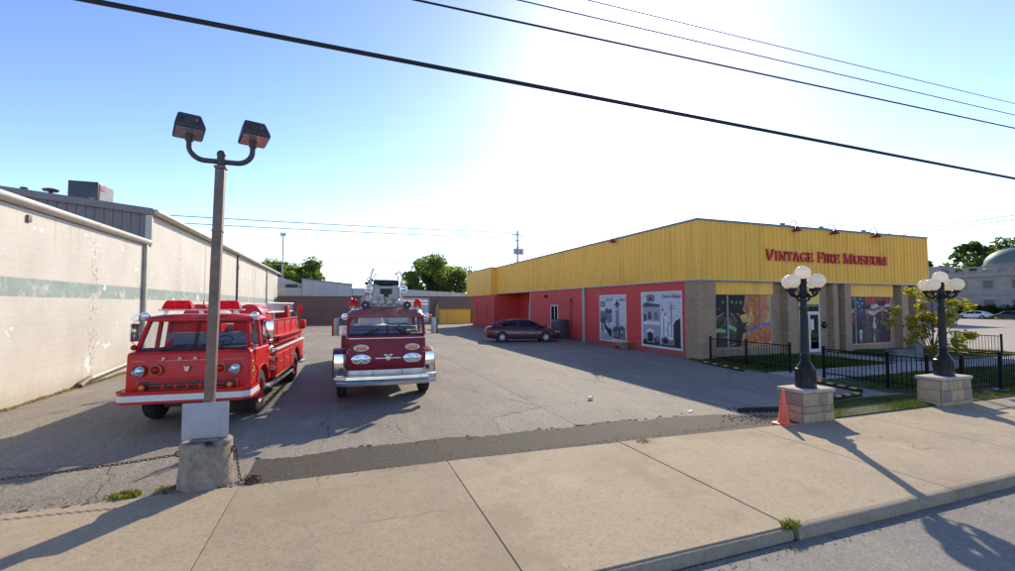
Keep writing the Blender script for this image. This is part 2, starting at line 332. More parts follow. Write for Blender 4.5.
# ------------------------------------------------------------------ mesh builder
class MB:
    def __init__(s): s.bm = bmesh.new(); s.mi = 0; s.M = None
    def _v(s, p):
        p = Vector(p)
        if s.M is not None: p = s.M @ p
        return s.bm.verts.new(p)
    def face(s, pts):
        vs = [s._v(p) for p in pts]; f = s.bm.faces.new(vs); f.material_index = s.mi; return f
    def mat(s, k): s.mi = k; return s
    def box(s, x0, x1, y0, y1, z0, z1, bev=0, seg=2):
        vs = [s._v((x, y, z)) for z in (z0, z1) for (x, y) in ((x0, y0), (x1, y0), (x1, y1), (x0, y1))]
        fs = []
        for q in ((3, 2, 1, 0), (4, 5, 6, 7), (0, 1, 5, 4), (1, 2, 6, 5), (2, 3, 7, 6), (3, 0, 4, 7)):
            f = s.bm.faces.new([vs[i] for i in q]); f.material_index = s.mi; fs.append(f)
        if bev:
            es = list({e for f in fs for e in f.edges})
            r = bmesh.ops.bevel(s.bm, geom=es, offset=bev, segments=seg, affect='EDGES', profile=.5, clamp_overlap=True)
            for f in r['faces']: f.material_index = s.mi
        return s
    def prism(s, poly, axis, a, b, bev=0, seg=2):
        """poly: 2D loop; axis x: (y,z), axis y: (x,z), axis z: (x,y)"""
        def P(u, v, w): return {'x': (w, u, v), 'y': (u, w, v), 'z': (u, v, w)}[axis]
        A = [s._v(P(u, v, a)) for u, v in poly]; B = [s._v(P(u, v, b)) for u, v in poly]
        fs = [s.bm.faces.new(A[::-1]), s.bm.faces.new(B)]
        n = len(poly)
        for i in range(n):
            fs.append(s.bm.faces.new([A[i], A[(i+1) % n], B[(i+1) % n], B[i]]))
        for f in fs: f.material_index = s.mi
        if bev:
            es = [e for e in {e for f in fs for e in f.edges} if e.calc_face_angle(0) > .6 or True]
            es = [e for e in es if len(e.link_faces) == 2 and abs(e.link_faces[0].normal.angle(e.link_faces[1].normal, 0)) > .6] if False else es
            s.bm.normal_update()
            es = [e for e in es if len(e.link_faces) == 2 and e.calc_face_angle(0) > .7]
            r = bmesh.ops.bevel(s.bm, geom=es, offset=bev, segments=seg, affect='EDGES', profile=.5, clamp_overlap=True)
            for f in r['faces']: f.material_index = s.mi
        return s
    def ring(s, c, u, v, r, seg, ru=None):
        return [s._v(Vector(c) + u*(math.cos(2*PI*i/seg)*(ru or r)) + v*(math.sin(2*PI*i/seg)*r)) for i in range(seg)]
    def _bridge(s, a, b):
        n = len(a)
        for i in range(n):
            f = s.bm.faces.new([a[i], a[(i+1) % n], b[(i+1) % n], b[i]]); f.material_index = s.mi
    def tube(s, pts, r, seg=10, caps=True):
        pts = [Vector(p) for p in pts]; rs = r if isinstance(r, (list, tuple)) else [r]*len(pts)
        prev = None; rings = []
        up = None
        for i, p in enumerate(pts):
            d = (pts[min(i+1, len(pts)-1)] - pts[max(i-1, 0)]).normalized()
            if up is None: up = Vector((0, 0, 1)) if abs(d.z) < .9 else Vector((0, 1, 0))
            u = d.cross(up).normalized(); v = u.cross(d).normalized(); up = v
            rings.append(s.ring(p, u, v, rs[i], seg))
        for a, b in zip(rings, rings[1:]): s._bridge(a, b)
        if caps:
            f = s.bm.faces.new(rings[0][::-1]); f.material_index = s.mi
            f = s.bm.faces.new(rings[-1]); f.material_index = s.mi
        return s
    def cyl(s, p, q, r, r2=None, seg=20): return s.tube([p, q], [r, r if r2 is None else r2], seg)
    def lathe(s, prof, c=(0, 0, 0), axis='z', seg=24, sx=1):
        ax = {'x': Vector((1, 0, 0)), 'y': Vector((0, 1, 0)), 'z': Vector((0, 0, 1))}[axis]
        u = {'x': Vector((0, 1, 0)), 'y': Vector((1, 0, 0)), 'z': Vector((1, 0, 0))}[axis]
        v = ax.cross(u); rings = []
        for r, h in prof: rings.append(s.ring(Vector(c)+ax*h, u, v, max(r, 1e-4), seg, max(r, 1e-4)*sx))
        for a, b in zip(rings, rings[1:]): s._bridge(a, b)
        for rr, rev in ((rings[0], True), (rings[-1], False)):
            f = s.bm.faces.new(rr[::-1] if rev else rr); f.material_index = s.mi
        return s
    def ball(s, c, r, sc3=(1, 1, 1), seg=20, n=12):
        prof = [(r*math.sin(PI*i/n), -r*math.cos(PI*i/n)) for i in range(n+1)]
        rings = []
        for rr, h in prof: rings.append([s._v((c[0]+math.cos(2*PI*k/seg)*max(rr, 1e-4)*sc3[0], c[1]+math.sin(2*PI*k/seg)*max(rr, 1e-4)*sc3[1], c[2]+h*sc3[2])) for k in range(seg)])
        for a, b in zip(rings, rings[1:]): s._bridge(a, b)
        s.bm.faces.new(rings[0][::-1]).material_index = s.mi; s.bm.faces.new(rings[-1]).material_index = s.mi
        return s
    def loft(s, secs, caps=True):
        rings = [[s._v(p) for p in sec] for sec in secs]
        for a, b in zip(rings, rings[1:]): s._bridge(a, b)
        if caps:
            s.bm.faces.new(rings[0][::-1]).material_index = s.mi; s.bm.faces.new(rings[-1]).material_index = s.mi
        return s
    def torus(s, c, R_, r, u, v, seg=20, ring=8):
        c = Vector(c); u = Vector(u).normalized(); v = Vector(v).normalized(); w = u.cross(v); rings = []
        for i in range(seg):
            a = 2*PI*i/seg; d = u*math.cos(a)+v*math.sin(a)
            rings.append(s.ring(c+d*R_, d, w, r, ring))
        for i in range(seg): s._bridge(rings[i], rings[(i+1) % seg])
        return s
    def build(s, name, mats, parent=None, smooth=35, loc=None):
        if not isinstance(mats, (list, tuple)): mats = [mats]
        bmesh.ops.recalc_face_normals(s.bm, faces=s.bm.faces[:])
        me = bpy.data.meshes.new(name); s.bm.to_mesh(me); s.bm.free()
        for m in mats: me.materials.append(MT[m] if isinstance(m, str) else m)
        if smooth:
            me.polygons.foreach_set('use_smooth', [True]*len(me.polygons)); me.set_sharp_from_angle(angle=R(smooth))
        o = bpy.data.objects.new(name, me); col.objects.link(o)
        if parent is not None: o.parent = parent
        if loc is not None: o.location = loc
        return o

def raw(name, verts, faces, mat, parent=None):
    me = bpy.data.meshes.new(name); me.from_pydata(verts, [], faces); me.materials.append(MT[mat] if isinstance(mat, str) else mat); me.update()
    o = bpy.data.objects.new(name, me); col.objects.link(o)
    if parent is not None: o.parent = parent
    return o
def thing(name, label, cat, loc=(0, 0, 0), rz=0, group=None):
    o = bpy.data.objects.new(name, None); col.objects.link(o); o.location = loc; o.rotation_euler = (0, 0, rz); o.empty_display_size = .3
    return tag(o, label, cat, group)
def tag(o, label, cat, group=None):
    o['label'] = label; o['category'] = cat
    if group: o['group'] = group
    return o
def struct(o, kind='structure'): o['kind'] = kind; return o
def kids(o): return [c for c in bpy.data.objects if c.parent == o]
def dup(o, loc=None, rz=None, label=None, parent=None):
    c = o.copy(); col.objects.link(c)
    if parent is not None: c.parent = parent
    if loc is not None: c.location = loc
    if rz is not None: c.rotation_euler = (0, 0, rz)
    if label: c['label'] = label
    for k in kids(o): dup(k, parent=c)
    return c
# ================================================================== ground
X0, Y0, X1, YB = 15.31, 16.37, 32.3, 54.7          # museum footprint
def slab(name, x0, x1, y0, y1, z0, z1, m, bev=0):
    return struct(MB().box(x0, x1, y0, y1, z0, z1, bev).build(name, m))
slab('ground', -700, 900, -500, 1100, -1.2, -.17, 'groundm')
struct(MB().box(-80, 160, -14, 3.70, -.6, -.115).build('street', 'road'))
slab('parking_lot', -60, 33.2, 6.6, 68, -.5, 0, 'lot')
slab('far_parking_lot', 33.2, 240, 3.9, 140, -.5, -.006, 'farlot')
def yedge(x): return 7.23 if x < 2.5 else max(6.86, 7.23-(x-2.5)*.037/.75)
# sidewalk slabs with open joints
mb = MB(); xs = [-30+3.17*i for i in range(30)]
xs = [x for x in [-29.9, -26.7, -23.5, -20.3, -17.1, -13.9, -10.75, -7.6, -4.45, -1.3, 1.62, 4.78, 7.8, 10.95, 14.1, 17.3, 20.5, 23.7, 26.9, 30.1, 33.3, 36.5, 39.7]]
for a, b in zip(xs, xs[1:]):
    g = .006; zt = .014 if a > 4.5 else .008
    y0 = 3.80
    mb.prism([(a+g, y0), (b-g, y0), (b-g, yedge(b)), (a+g, yedge(a))], 'z', -.30, zt, bev=.003, seg=1)
    mb.mat(1); mb.box(b-.008, b+.008, 3.83, yedge(b)-.02, -.2, zt-.014); mb.mat(0)
struct(mb.build('sidewalk', ['sidewalk', 'under']))
mb = MB()
for a, b in zip(xs, xs[1:]):
    zt = .012 if a > 4.5 else -.008
    yo = 0 if a > 4.5 else .03
    mb.prism([(3.72, -.5), (3.70+yo, -.13), (3.708+yo, zt-.03), (3.735+yo, zt), (3.80, zt), (3.80, -.5)], 'x', a+.005+(0 if a != 4.78 else .04), b-.005)
struct(mb.build('kerb', 'kerb', smooth=50))
# strip of newer asphalt with a ragged far edge
pts = []
x = -1.25
while x < 9.0: pts.append((x, yedge(x)-.02)); x += .35
pts.append((9.25, 6.9))
top = []
x = 9.3
while x > -1.3:
    yy = 8.38+.06*math.sin(x*1.3)+.05*math.sin(x*3.7+1)+random.uniform(-.025, .025)-(.15 if x > 6 else 0)-max(0, x-8)*.5
    top.append((x, yy+random.uniform(-.03, .03))); x -= .06
mb = MB(); mb.prism(pts+top, 'z', .001, .0085)
struct(mb.build('asphalt_strip', 'patch', smooth=0))
# old asphalt rim between drum and wall: crumbled edge
mb = MB()
# lawns and paths (slabs just above the lot)
LAWN = [(15.0, 30.3, 7.0, 10.55), (15.0, 30.3, 12.35, 16.6), (10.15, 13.85, 6.95, 8.12), (15.12, 30.3, 6.9, 6.99), (13.88, 15.0, 7.35, 8.12), (31.4, 33.1, 8, 20), (14.72, 15.0, 8.4, 10.55), (14.72, 15.0, 12.35, 16.1)]
LAWN2 = []
mb = MB()
for (a, b, c, d) in LAWN:
    if d > 16 and a < 20:
        mb.box(a, 22.15, c, d+.15, -.1, .03); mb.box(23.95, b, c, d+.15, -.1, .03) if a > 14.9 else None
    else: mb.box(a, b, c, d, -.1, .03)
struct(mb.build('lawn_ground', 'soil'))
mb = MB()
for k in range(10): mb.box(14.72+1.67*k, 14.72+1.67*(k+1)-.012, 10.56, 12.34, -.1, .035, .006, 1)
mb.box(22.16, 23.94, 12.355, 14.3, -.1, .035, .006, 1); mb.box(22.16, 23.94, 14.312, 16.77, -.1, .035, .006, 1)
struct(mb.build('path', 'path'))
def grass_obj(name, rects, dens, h, m, w=.011, zb=.02, jit=None):
    V = []; F = []
    for (a, b, c, d) in rects:
        n = int((b-a)*(d-c)*dens)
        px = rng.uniform(a, b, n); py = rng.uniform(c, d, n)
        cl = .75+.5*np.sin(px*1.7+np.sin(py*2.1)*1.3)*np.sin(py*1.9+px*.3)
        hh = h*(.5+.8*rng.random(n))*np.clip(cl, .35, 1.3)
        an = rng.uniform(0, PI, n); dx = np.cos(an)*w*(.6+.8*rng.random(n)); dy = np.sin(an)*w
        lx = rng.normal(0, .45, n)*hh; ly = rng.normal(0, .45, n)*hh
        base = len(V)//1
        arr = np.empty((n, 3, 3)); arr[:, 0] = np.stack([px-dx, py-dy, np.full(n, zb)], 1); arr[:, 1] = np.stack([px+dx, py+dy, np.full(n, zb)], 1)
        arr[:, 2] = np.stack([px+lx, py+ly, zb+hh], 1)
        V.append(arr.reshape(-1, 3))
    V = np.concatenate(V); n = len(V)//3
    me = bpy.data.meshes.new(name); me.vertices.add(len(V)); me.vertices.foreach_set('co', V.ravel())
    me.loops.add(n*3); me.loops.foreach_set('vertex_index', np.arange(n*3)); me.polygons.add(n)
    me.polygons.foreach_set('loop_start', np.arange(n)*3); me.polygons.foreach_set('loop_total', np.full(n, 3))
    me.materials.append(MT[m]); me.update(); me.validate()
    o = bpy.data.objects.new(name, me); col.objects.link(o); return o
gr = []
for (a, b, c, d) in LAWN:
    if d > 16 and a < 20:
        gr += [(a, 22.12, c, d+.1)] + ([(23.98, b, c, d+.1)] if a > 14.9 else [])
    else: gr.append((a, b, c, d))
near = [r for r in gr if r[1]-r[0] < 5 and r[3] < 9]; far = [r for r in gr if r not in near]
o = struct(grass_obj('grass', near, 2600, .055, 'grass', .007), 'stuff')
o = struct(grass_obj('grass', far, 750, .07, 'grass', .014), 'stuff')
o = struct(grass_obj('dry_grass', [(-7.55, -7.33, 8, 22.2), (-7.55, -7.42, 8, 30)], 520, .07, 'drygrass', .007, 0.0), 'stuff')
# loose gravel by the cone
V = []; F = []
mb = MB()
for k in range(260):
    x = random.gauss(8.75, .42); y = random.gauss(7.55, .28); r = random.uniform(.008, .028)
    if y < 7.0 or (x > 9.05 and y < 7.5): continue
    mb.ball((x, y, r*.5+.008), r, (1, random.uniform(.6, 1), .6), 6, 4)
struct(mb.build('gravel', 'drum', smooth=0), 'stuff')

mb = MB()
def bits(n, fx, r0, r1, z):
    for _ in range(n):
        x, y = fx(); r = random.uniform(r0, r1); mb.ball((x, y, z+r*.4), r, (1, random.uniform(.6, 1.3), .55), 5, 3)
bits(420, lambda: (random.uniform(-1.3, 9), yedge(0)-.02+random.gauss(.02, .05)-(max(0, 0))), .004, .013, .012)
bits(260, lambda: (random.uniform(3, 16), 3.64+random.gauss(-.05, .05)), .004, .012, -.112)
bits(200, lambda: (random.uniform(-6, -1.3), 7.25+random.gauss(.08, .09)), .005, .016, .004)
bits(160, lambda: (random.uniform(-4, 10), random.uniform(7.2, 13)), .004, .012, .002)
bits(120, lambda: (random.uniform(-4, 12), random.uniform(3.9, 7)), .003, .008, .012)
struct(mb.build('grit', 'drum', smooth=0), 'stuff')
# ragged crumbs of old asphalt along the edge of the lot left of the drum and along the strip
mb = MB()
for _ in range(70):
    x = random.uniform(-7, 9); y = (yedge(x)+random.gauss(.03, .03)) if x < -1.3 else 8.36+random.gauss(0, .06)
    r = random.uniform(.02, .06); pts_ = [(x+r*random.uniform(.5, 1.2)*math.cos(2*PI*k/7), y+r*.7*random.uniform(.5, 1.2)*math.sin(2*PI*k/7)) for k in range(7)]
    mb.prism(pts_, 'z', -.01, random.uniform(.010, .018))
struct(mb.build('asphalt_crumbs', 'patch', smooth=0), 'stuff')
# fallen leaves blown against the kerb and across the paving
V = []; F = []
for _ in range(150):
    if random.random() < .6: x, y, z = random.uniform(9, 16), random.uniform(5.6, 6.9), .018
    else: x, y, z = random.uniform(4, 15), 3.62+random.gauss(-.05, .05), -.108
    a = random.uniform(0, 2*PI); r = random.uniform(.012, .03); b = len(V)
    for (u, v, w_) in ((-1, 0, .1), (0, .45, .25), (1, 0, .15), (0, -.45, .0)): V.append((x+r*(u*math.cos(a)-v*math.sin(a)), y+r*(u*math.sin(a)+v*math.cos(a)), z+r*w_))
    F.append((b, b+1, b+2, b+3))
struct(raw('fallen_leaves', V, F, 'drygrass'), 'stuff')

# ================================================================== left warehouses
def ribs(mb, P, Q, z0, z1, per=.30, d=.035, pan=.62, top=None):
    """ribbed sheet standing on the line P-Q, outward is to the right of P->Q; top: optional z(t)"""
    P = Vector((*P, 0)); Q = Vector((*Q, 0)); L = (Q-P).length; t = (Q-P)/L; n = Vector((t.y, -t.x, 0))
    prof = []; s_ = 0.0
    k = max(1, round(L/per)); per = L/k
    for i in range(k):
        b = i*per; w = per*(1-pan)
        prof += [(b, 0), (b+per*pan, 0), (b+per*pan+w*.2, d), (b+per*pan+w*.8, d)]
    prof.append((L, 0))
    prev = None
    for (s0, dd) in prof:
        p = P+t*s0+n*dd; zt = z1 if top is None else top(s0/L)
        cur = (mb._v((p.x, p.y, z0)), mb._v((p.x, p.y, zt)))
        if prev:
            f = mb.bm.faces.new([prev[0], cur[0], cur[1], prev[1]]); f.material_index = mb.mi
        prev = cur
W = -7.57
wa = thing('warehouse', 'near low white block warehouse with green painted stripe along the left', 'warehouse', (W, 8, 0))
def wl(mb, name, m, par=wa, off=(W, 8, 0), smooth=35):
    o = mb.build(name, m, par, smooth); o.location = (-off[0], -off[1], -off[2]); return o
wl(MB().box(W-.3, W, 7.6, 22.3, -.3, 4.92), 'wall', 'wallA')
wl(MB().box(W-20, W-.3, 7.6, 7.9, -.3, 4.92), 'front_wall', 'wallA')
wl(MB().box(W-20, W-.02, 7.62, 22.28, 4.925, 5.02), 'roof', 'paleroof')
mb = MB(); 
mb.prism([(W+.005, 4.98), (W+.005, 5.14), (W+.19, 5.16), (W+.20, 5.06), (W+.15, 4.99), (W+.08, 4.96)], 'y', 7.5, 22.5, .02)
wl(mb, 'gutter', 'gutter')
mb = MB(); mb.box(W+.01, W+.13, 22.12, 22.26, .35, 4.95, .015); mb.box(W+.004, W+.145, 22.1, 22.28, 3.3, 3.36); mb.box(W+.004, W+.145, 22.1, 22.28, 1.5, 1.56)
wl(mb, 'downspout', 'gutter')
mb = MB(); mb.tube([(W+.08, 22.1, .52), (W+.10, 21.4, .36), (W+.12, 18.0, .17)], .06, 12)
pp = wl(mb, 'drain_pipe', 'gutter')
mb = MB(); mb.tube([(W+.12, 18.05, .18), (W+.14, 17.75, .15), (W+.18, 17.3, .05)], .085, 12)
dd = mb.build('drain_elbow', 'pole', pp)
mb = MB(); mb.box(W+.003, W+.05, 14.9, 15.05, 4.62, 4.8, .01)
wl(mb, 'wall_box', 'pole')

wb = thing('warehouse', 'tall white block warehouse with grey ribbed gable behind the low one on the left', 'warehouse', (W, 23, 0))
EB = 6.42
def wlb(mb, name, m, smooth=35): return wl(mb, name, m, wb, (W, 23, 0), smooth)
wlb(MB().box(W-.3, W, 22.62, 62.6, -.3, EB-.08), 'wall', 'wallB')
# gable facing the street: ribbed metal above the low roof
mb = MB(); slope = .105
ribs(mb, (W-11, 22.607), (W-.02, 22.607), 4.9, 0, .30, .03, .62, top=lambda t: EB-.05+slope*(11*(1-t)))
wlb(mb, 'gable_cladding', 'brownmetal')
mb = MB(); mb.prism([(W-22, EB), (W-22, EB+.1), (W-11, EB+11*slope+.1), (W+.16, EB+.06), (W+.16, EB-.05), (W-11, EB+11*slope-.03)], 'y', 22.5, 62.8)
wlb(mb, 'roof', 'paleroof')
mb = MB(); mb.prism([(W-11, EB+11*slope-.16), (W-11, EB+11*slope+.115), (W+.17, EB+.08), (W+.17, EB-.2)], 'y', 22.44, 22.497)
wlb(mb, 'rake_trim', 'brownmetal')
mb = MB(); mb.prism([(W+.165, EB-.16), (W+.165, EB+.05), (W+.33, EB+.06), (W+.34, EB-.05), (W+.28, EB-.14)], 'y', 22.5, 62.8, .02)
wlb(mb, 'gutter', 'gutter')
mb = MB(); mb.box(W+.004, W+.10, 22.64, 22.76, 5.1, EB-.16, .01); mb.box(W-.09, W+.13, 22.50, 22.57, 4.9, EB-.2)
wlb(mb, 'corner_trim', 'gutter')
for yy, m in ((39.3, 'pole'), (53.6, 'gutter')):
    mb = MB(); mb.box(W+.004, W+.12, yy, yy+.16, .2, EB-.16, .012); mb.box(W+.003, W+.14, yy-.03, yy+.19, 5.2, 5.5)
    wlb(mb, 'downspout', m)
for yy in (30.9, 47.0): wlb(MB().box(W+.003, W+.012, yy, yy+.04, 0, EB-.2), 'wall_joint', 'ltrim')
mb = MB(); mb.box(W-20, W-.3, 62.3, 62.6, -.3, EB); mb.box(W-20, W-19.7, 22.7, 62.3, -.3, EB)
wlb(mb, 'rear_wall', 'wallB')

hv = thing('air_conditioner', 'dark rooftop air conditioner standing on the left warehouse roof', 'air conditioner', (-10.15, 24.2, 6.72))
MB().box(-.62, .40, -.5, .9, .02, .98, .03).build('casing', 'hvac', hv)
mb = MB()
for k in range(14): mb.box(.405, .43, -.42, .82, .10+k*.06, .13+k*.06)
mb.build('side_grille', 'ltrim', hv)
mb = MB(); mb.box(.405, .435, -.40, .05, .62, .92, .01); mb.build('service_panel', 'lampred', hv)
mb = MB(); mb.box(-.55, .35, -.52, -.503, .06, .12); mb.box(.1, .3, -.515, -.503, .12, .3); mb.build('front_label_plate', 'trim', hv)
MB().box(-.66, .44, -.54, .94, -.06, .018).build('base', 'brownmetal', hv)
v = thing('roof_vent', 'dark mushroom roof vent left of the rooftop air conditioner', 'roof vent', (-11.45, 24.0, 7.02), group=None)
mb = MB(); mb.lathe([(.07, -.1), (.07, .18), (.24, .20), (.27, .28), (.12, .33), (.02, .34)], seg=18); mb.build('cowl', 'hvac', v)
v2 = thing('roof_vent', 'short stub vent pipe furthest left on the warehouse roof', 'roof vent', (-12.3, 24.0, 7.08))
mb = MB(); mb.lathe([(.08, -.1), (.08, .16), (.12, .17), (.12, .24), (.02, .25)], seg=14); mb.build('pipe', 'hvac', v2)

# ================================================================== museum
mu = thing('museum', 'yellow and red fire museum building with ribbed yellow fascia and brick piers', 'museum', (X0, Y0, 0))
def bl(mb, name, m, par=None, smooth=30):
    o = mb.build(name, m, par or mu, smooth)
    if par is None: o.location = (-X0, -Y0, 0)
    return o
ZF0, ZF1 = 3.69, 6.40
FY = Y0+.38         # recessed brick front
# fascia
def fascia(P, Q, name):
    mb = MB(); ribs(mb, P, Q, ZF0, ZF1, .32, .03, .70); return bl(mb, name, 'yellow')
e = .05
YS = 44.9; XR = 14.62          # rear wing steps out
mb = MB()
ribs(mb, (X0-e, YS), (X0-e, Y0-e), ZF0, ZF1, .36, .05, .74)
ribs(mb, (X0-e, Y0-e), (X1, Y0-e), ZF0, ZF1, .30, .05, .74)
ribs(mb, (X1, Y0-e), (X1, YB), ZF0, ZF1, .36, .03, .72)
ribs(mb, (XR, YB), (XR, YS), ZF0-.15, ZF1, .36, .03, .72)
ribs(mb, (XR, YS), (X0-e, YS), ZF0-.15, ZF1, .36, .03, .72)
mb.box(X0-e+.012, X1-.012, Y0-e+.012, YB, ZF0+.02, ZF1-.02); mb.box(XR+.012, X0-e+.012, YS+.012, YB-.01, ZF0-.13, ZF1-.03)
bl(mb, 'fascia', 'yellow')
mb = MB(); t = .05
for (a, b, c, d) in ((X0-e-t, X1+t, Y0-e-t, Y0-e+.10), (X0-e-t, X0-e+.10, Y0-e+.103, YS), (X1-.1, X1+t, Y0-e+.103, YB), (XR-t, XR+.1, YS-.04, YB), (XR+.103, X0-e-t-.003, YS-.04, YS+.1)):
    mb.box(a, b, c, d, ZF1+.003, ZF1+.10)
bl(mb, 'coping', 'trim')
mb = MB()
for (a, b, c, d) in ((X0-e-.04, X1+.04, Y0-e-.045, Y0-e+.3), (X0-e-.04, X0-e+.3, Y0-e+.303, YS-.05)):
    mb.box(a, b, c, d, ZF0-.06, ZF0-.003)
bl(mb, 'fascia_edge', 'ltrim')
bl(MB().box(X0+.05, X1-.05, Y0+.1, YB-.1, ZF1-.018, ZF1+.03), 'roof', 'paleroof')
# soffit over recess
bl(MB().box(X0+.31, X1-.3, Y0+.26, FY+.5, ZF0-.055, ZF0-.006), 'soffit', 'ltrim')
# west wall, red block
mb = MB()
mb.box(X0, X0+.3, 17.225, 30.62, -.3, ZF0-.005); mb.box(X0, X0+.3, 31.92, 36.0, -.3, ZF0-.005); mb.box(X0, X0+.3, 30.62, 31.92, 2.52, ZF0-.005)
mb.box(X0+2.3, X0+2.6, 36.0, 44.2, -.3, ZF0-.005)
mb.box(X0, X0+2.29, 35.7, 35.995, -.3, ZF0-.007) if False else None
mb.box(X0, X0+2.6, 44.2, 44.5, -.3, ZF0-.006)
# rear wing wall with a rounded far corner
pts = [(X0-.55, 44.2), (X0-.55, 51.9)]
for k in range(9):
    a = PI-k*PI/16; pts.append((X0+.25+.8*math.cos(a), 51.9+.8*math.sin(a)*1.0))
pts += [(X0+1, 52.7), (X0+1, 44.505), (X0-.003, 44.505), (X0-.003, 44.2)]
mb.prism(pts, 'z', -.3, ZF0-.16)
bl(mb, 'side_wall', 'redblock', smooth=30)
for yy in (46.3, 50.2): bl(MB().box(X0-.57, X0-.552, yy, yy+.42, 1.35, 2.45), 'slot_window', 'darkpane')
bl(MB().box(X0+.05, X0+2.2, 36.0, 36.25, -.2, ZF0-.01), 'loading_bay_side', 'ltrim'); bl(MB().box(X0+2.2, X0+2.296, 38.6, 41.6, 0, 2.6), 'loading_bay_door', 'ltrim')
mb = MB(); mb.box(X0+.1, X1-.25, YB-.35, YB-.05, -.3, ZF0); mb.box(X1-.35, X1-.05, Y0+1.2, YB-.4, -.3, ZF0+.01)
bl(mb, 'rear_wall', 'brick')
# brick piers and front wall
mb = MB()
bricks = [(X0-.02, X0+1.02, Y0, 17.22), (20.95, 21.6, Y0, FY-.003), (24.35, 24.72, Y0+.06, FY-.003), (25.15, 25.66, Y0, FY-.003), (29.9, 30.5, Y0, FY-.003), (31.2, 31.95, Y0, FY+.5)]
for (a, b, c, d) in bricks:
    p = MB().box(a, b, c, d, -.3, ZF0-.062, .008, 1); bl(p, 'brick_pier', 'brick')
mb = MB()
DX0, DX1 = 22.2, 23.72
mb.box(X0+1.023, DX0, FY, FY+.3, -.3, ZF0-.06); mb.box(DX1, 31.19, FY, FY+.3, -.3, ZF0-.06); mb.box(DX0, DX1, FY, FY+.3, 3.45, ZF0-.06)
bl(mb, 'front_wall', 'brick')
bl(MB().box(DX0-.6, DX1+.8, FY+.31, FY+2.6, -.1, 3.6).box(DX0+.1, DX1-.1, FY+1.2, FY+1.6, 0, 1.0), 'entrance_hall', 'interior') if False else None
mb = MB(); mb.box(DX0-.5, DX0-.45, FY+.31, FY+2.5, 0, 3); mb.box(DX1+.45, DX1+.5, FY+.31, FY+2.5, 0, 3); mb.box(DX0-.5, DX1+.5, FY+2.5, FY+2.55, 0, 3); mb.box(DX0-.5, DX1+.5, FY+.31, FY+2.55, 2.95, 3.0)
mb.box(DX0+.9, DX1-.05, FY+1.3, FY+1.8, .05, 1.05); mb.box(DX0+.95, DX0+1.25, FY+1.35, FY+1.55, 1.07, 1.5)
bl(mb, 'entrance_hall', 'interior')
# door: yellow panel, transom, frame, two leaves
bl(MB().box(DX0, DX1, FY-.02, FY+.10, 2.62, 3.449) , 'door_top_panel', 'yellow')
mb = MB()
mb.box(DX0+.003, DX0+.06, FY-.03, FY+.06, .036, 2.615); mb.box(DX1-.06, DX1-.003, FY-.03, FY+.06, .036, 2.615); mb.box(DX0+.063, DX1-.063, FY-.03, FY+.06, 2.06, 2.16); mb.box(DX0+.063, DX1-.063, FY-.03, FY+.06, 2.56, 2.612)
bl(mb, 'door_frame', 'white_frame')
for a, b in ((DX0+.066, DX0+.72), (DX0+.74, DX1-.066)):
    mb = MB(); z0, z1 = .05, 2.05; w = .055
    mb.box(a, a+w, FY-.02, FY+.03, z0, z1); mb.box(b-w, b, FY-.02, FY+.03, z0, z1); mb.box(a+w+.001, b-w-.001, FY-.02, FY+.03, z0, z0+.16); mb.box(a+w+.001, b-w-.001, FY-.02, FY+.03, z1-.06, z1)
    d = bl(mb, 'door', 'white_frame')
    MB().box(a+w, b-w, FY-.002, FY+.008, z0+.16, z1-.06).build('pane', 'darkglass', d)
    if a > DX0+.5:
        mb = MB(); mb.box(a+.1, a+.32, FY-.012, FY-.004, 1.2, 1.75); mb.build('door_notice', 'gauge', d)
        mb = MB(); mb.tube([(a+.03, FY-.02, 1.0), (a+.03, FY-.07, 1.02), (a+.03, FY-.07, 1.28), (a+.03, FY-.02, 1.3)], .012, 8); mb.build('handle', 'chrome', d)
bl(MB().box(DX0+.06, DX1-.06, FY+.0, FY+.01, 2.16, 2.56), 'transom_pane', 'darkglass')
mb = MB(); mb.lathe([(.02, 0), (.17, 0), (.19, .04), (.14, .09), (.02, .12)], (24.02, FY, 1.45), 'y', 20)
for v_ in mb.bm.verts: v_.co.y = 2*FY-v_.co.y
bl(mb, 'alarm_bell', 'iron')
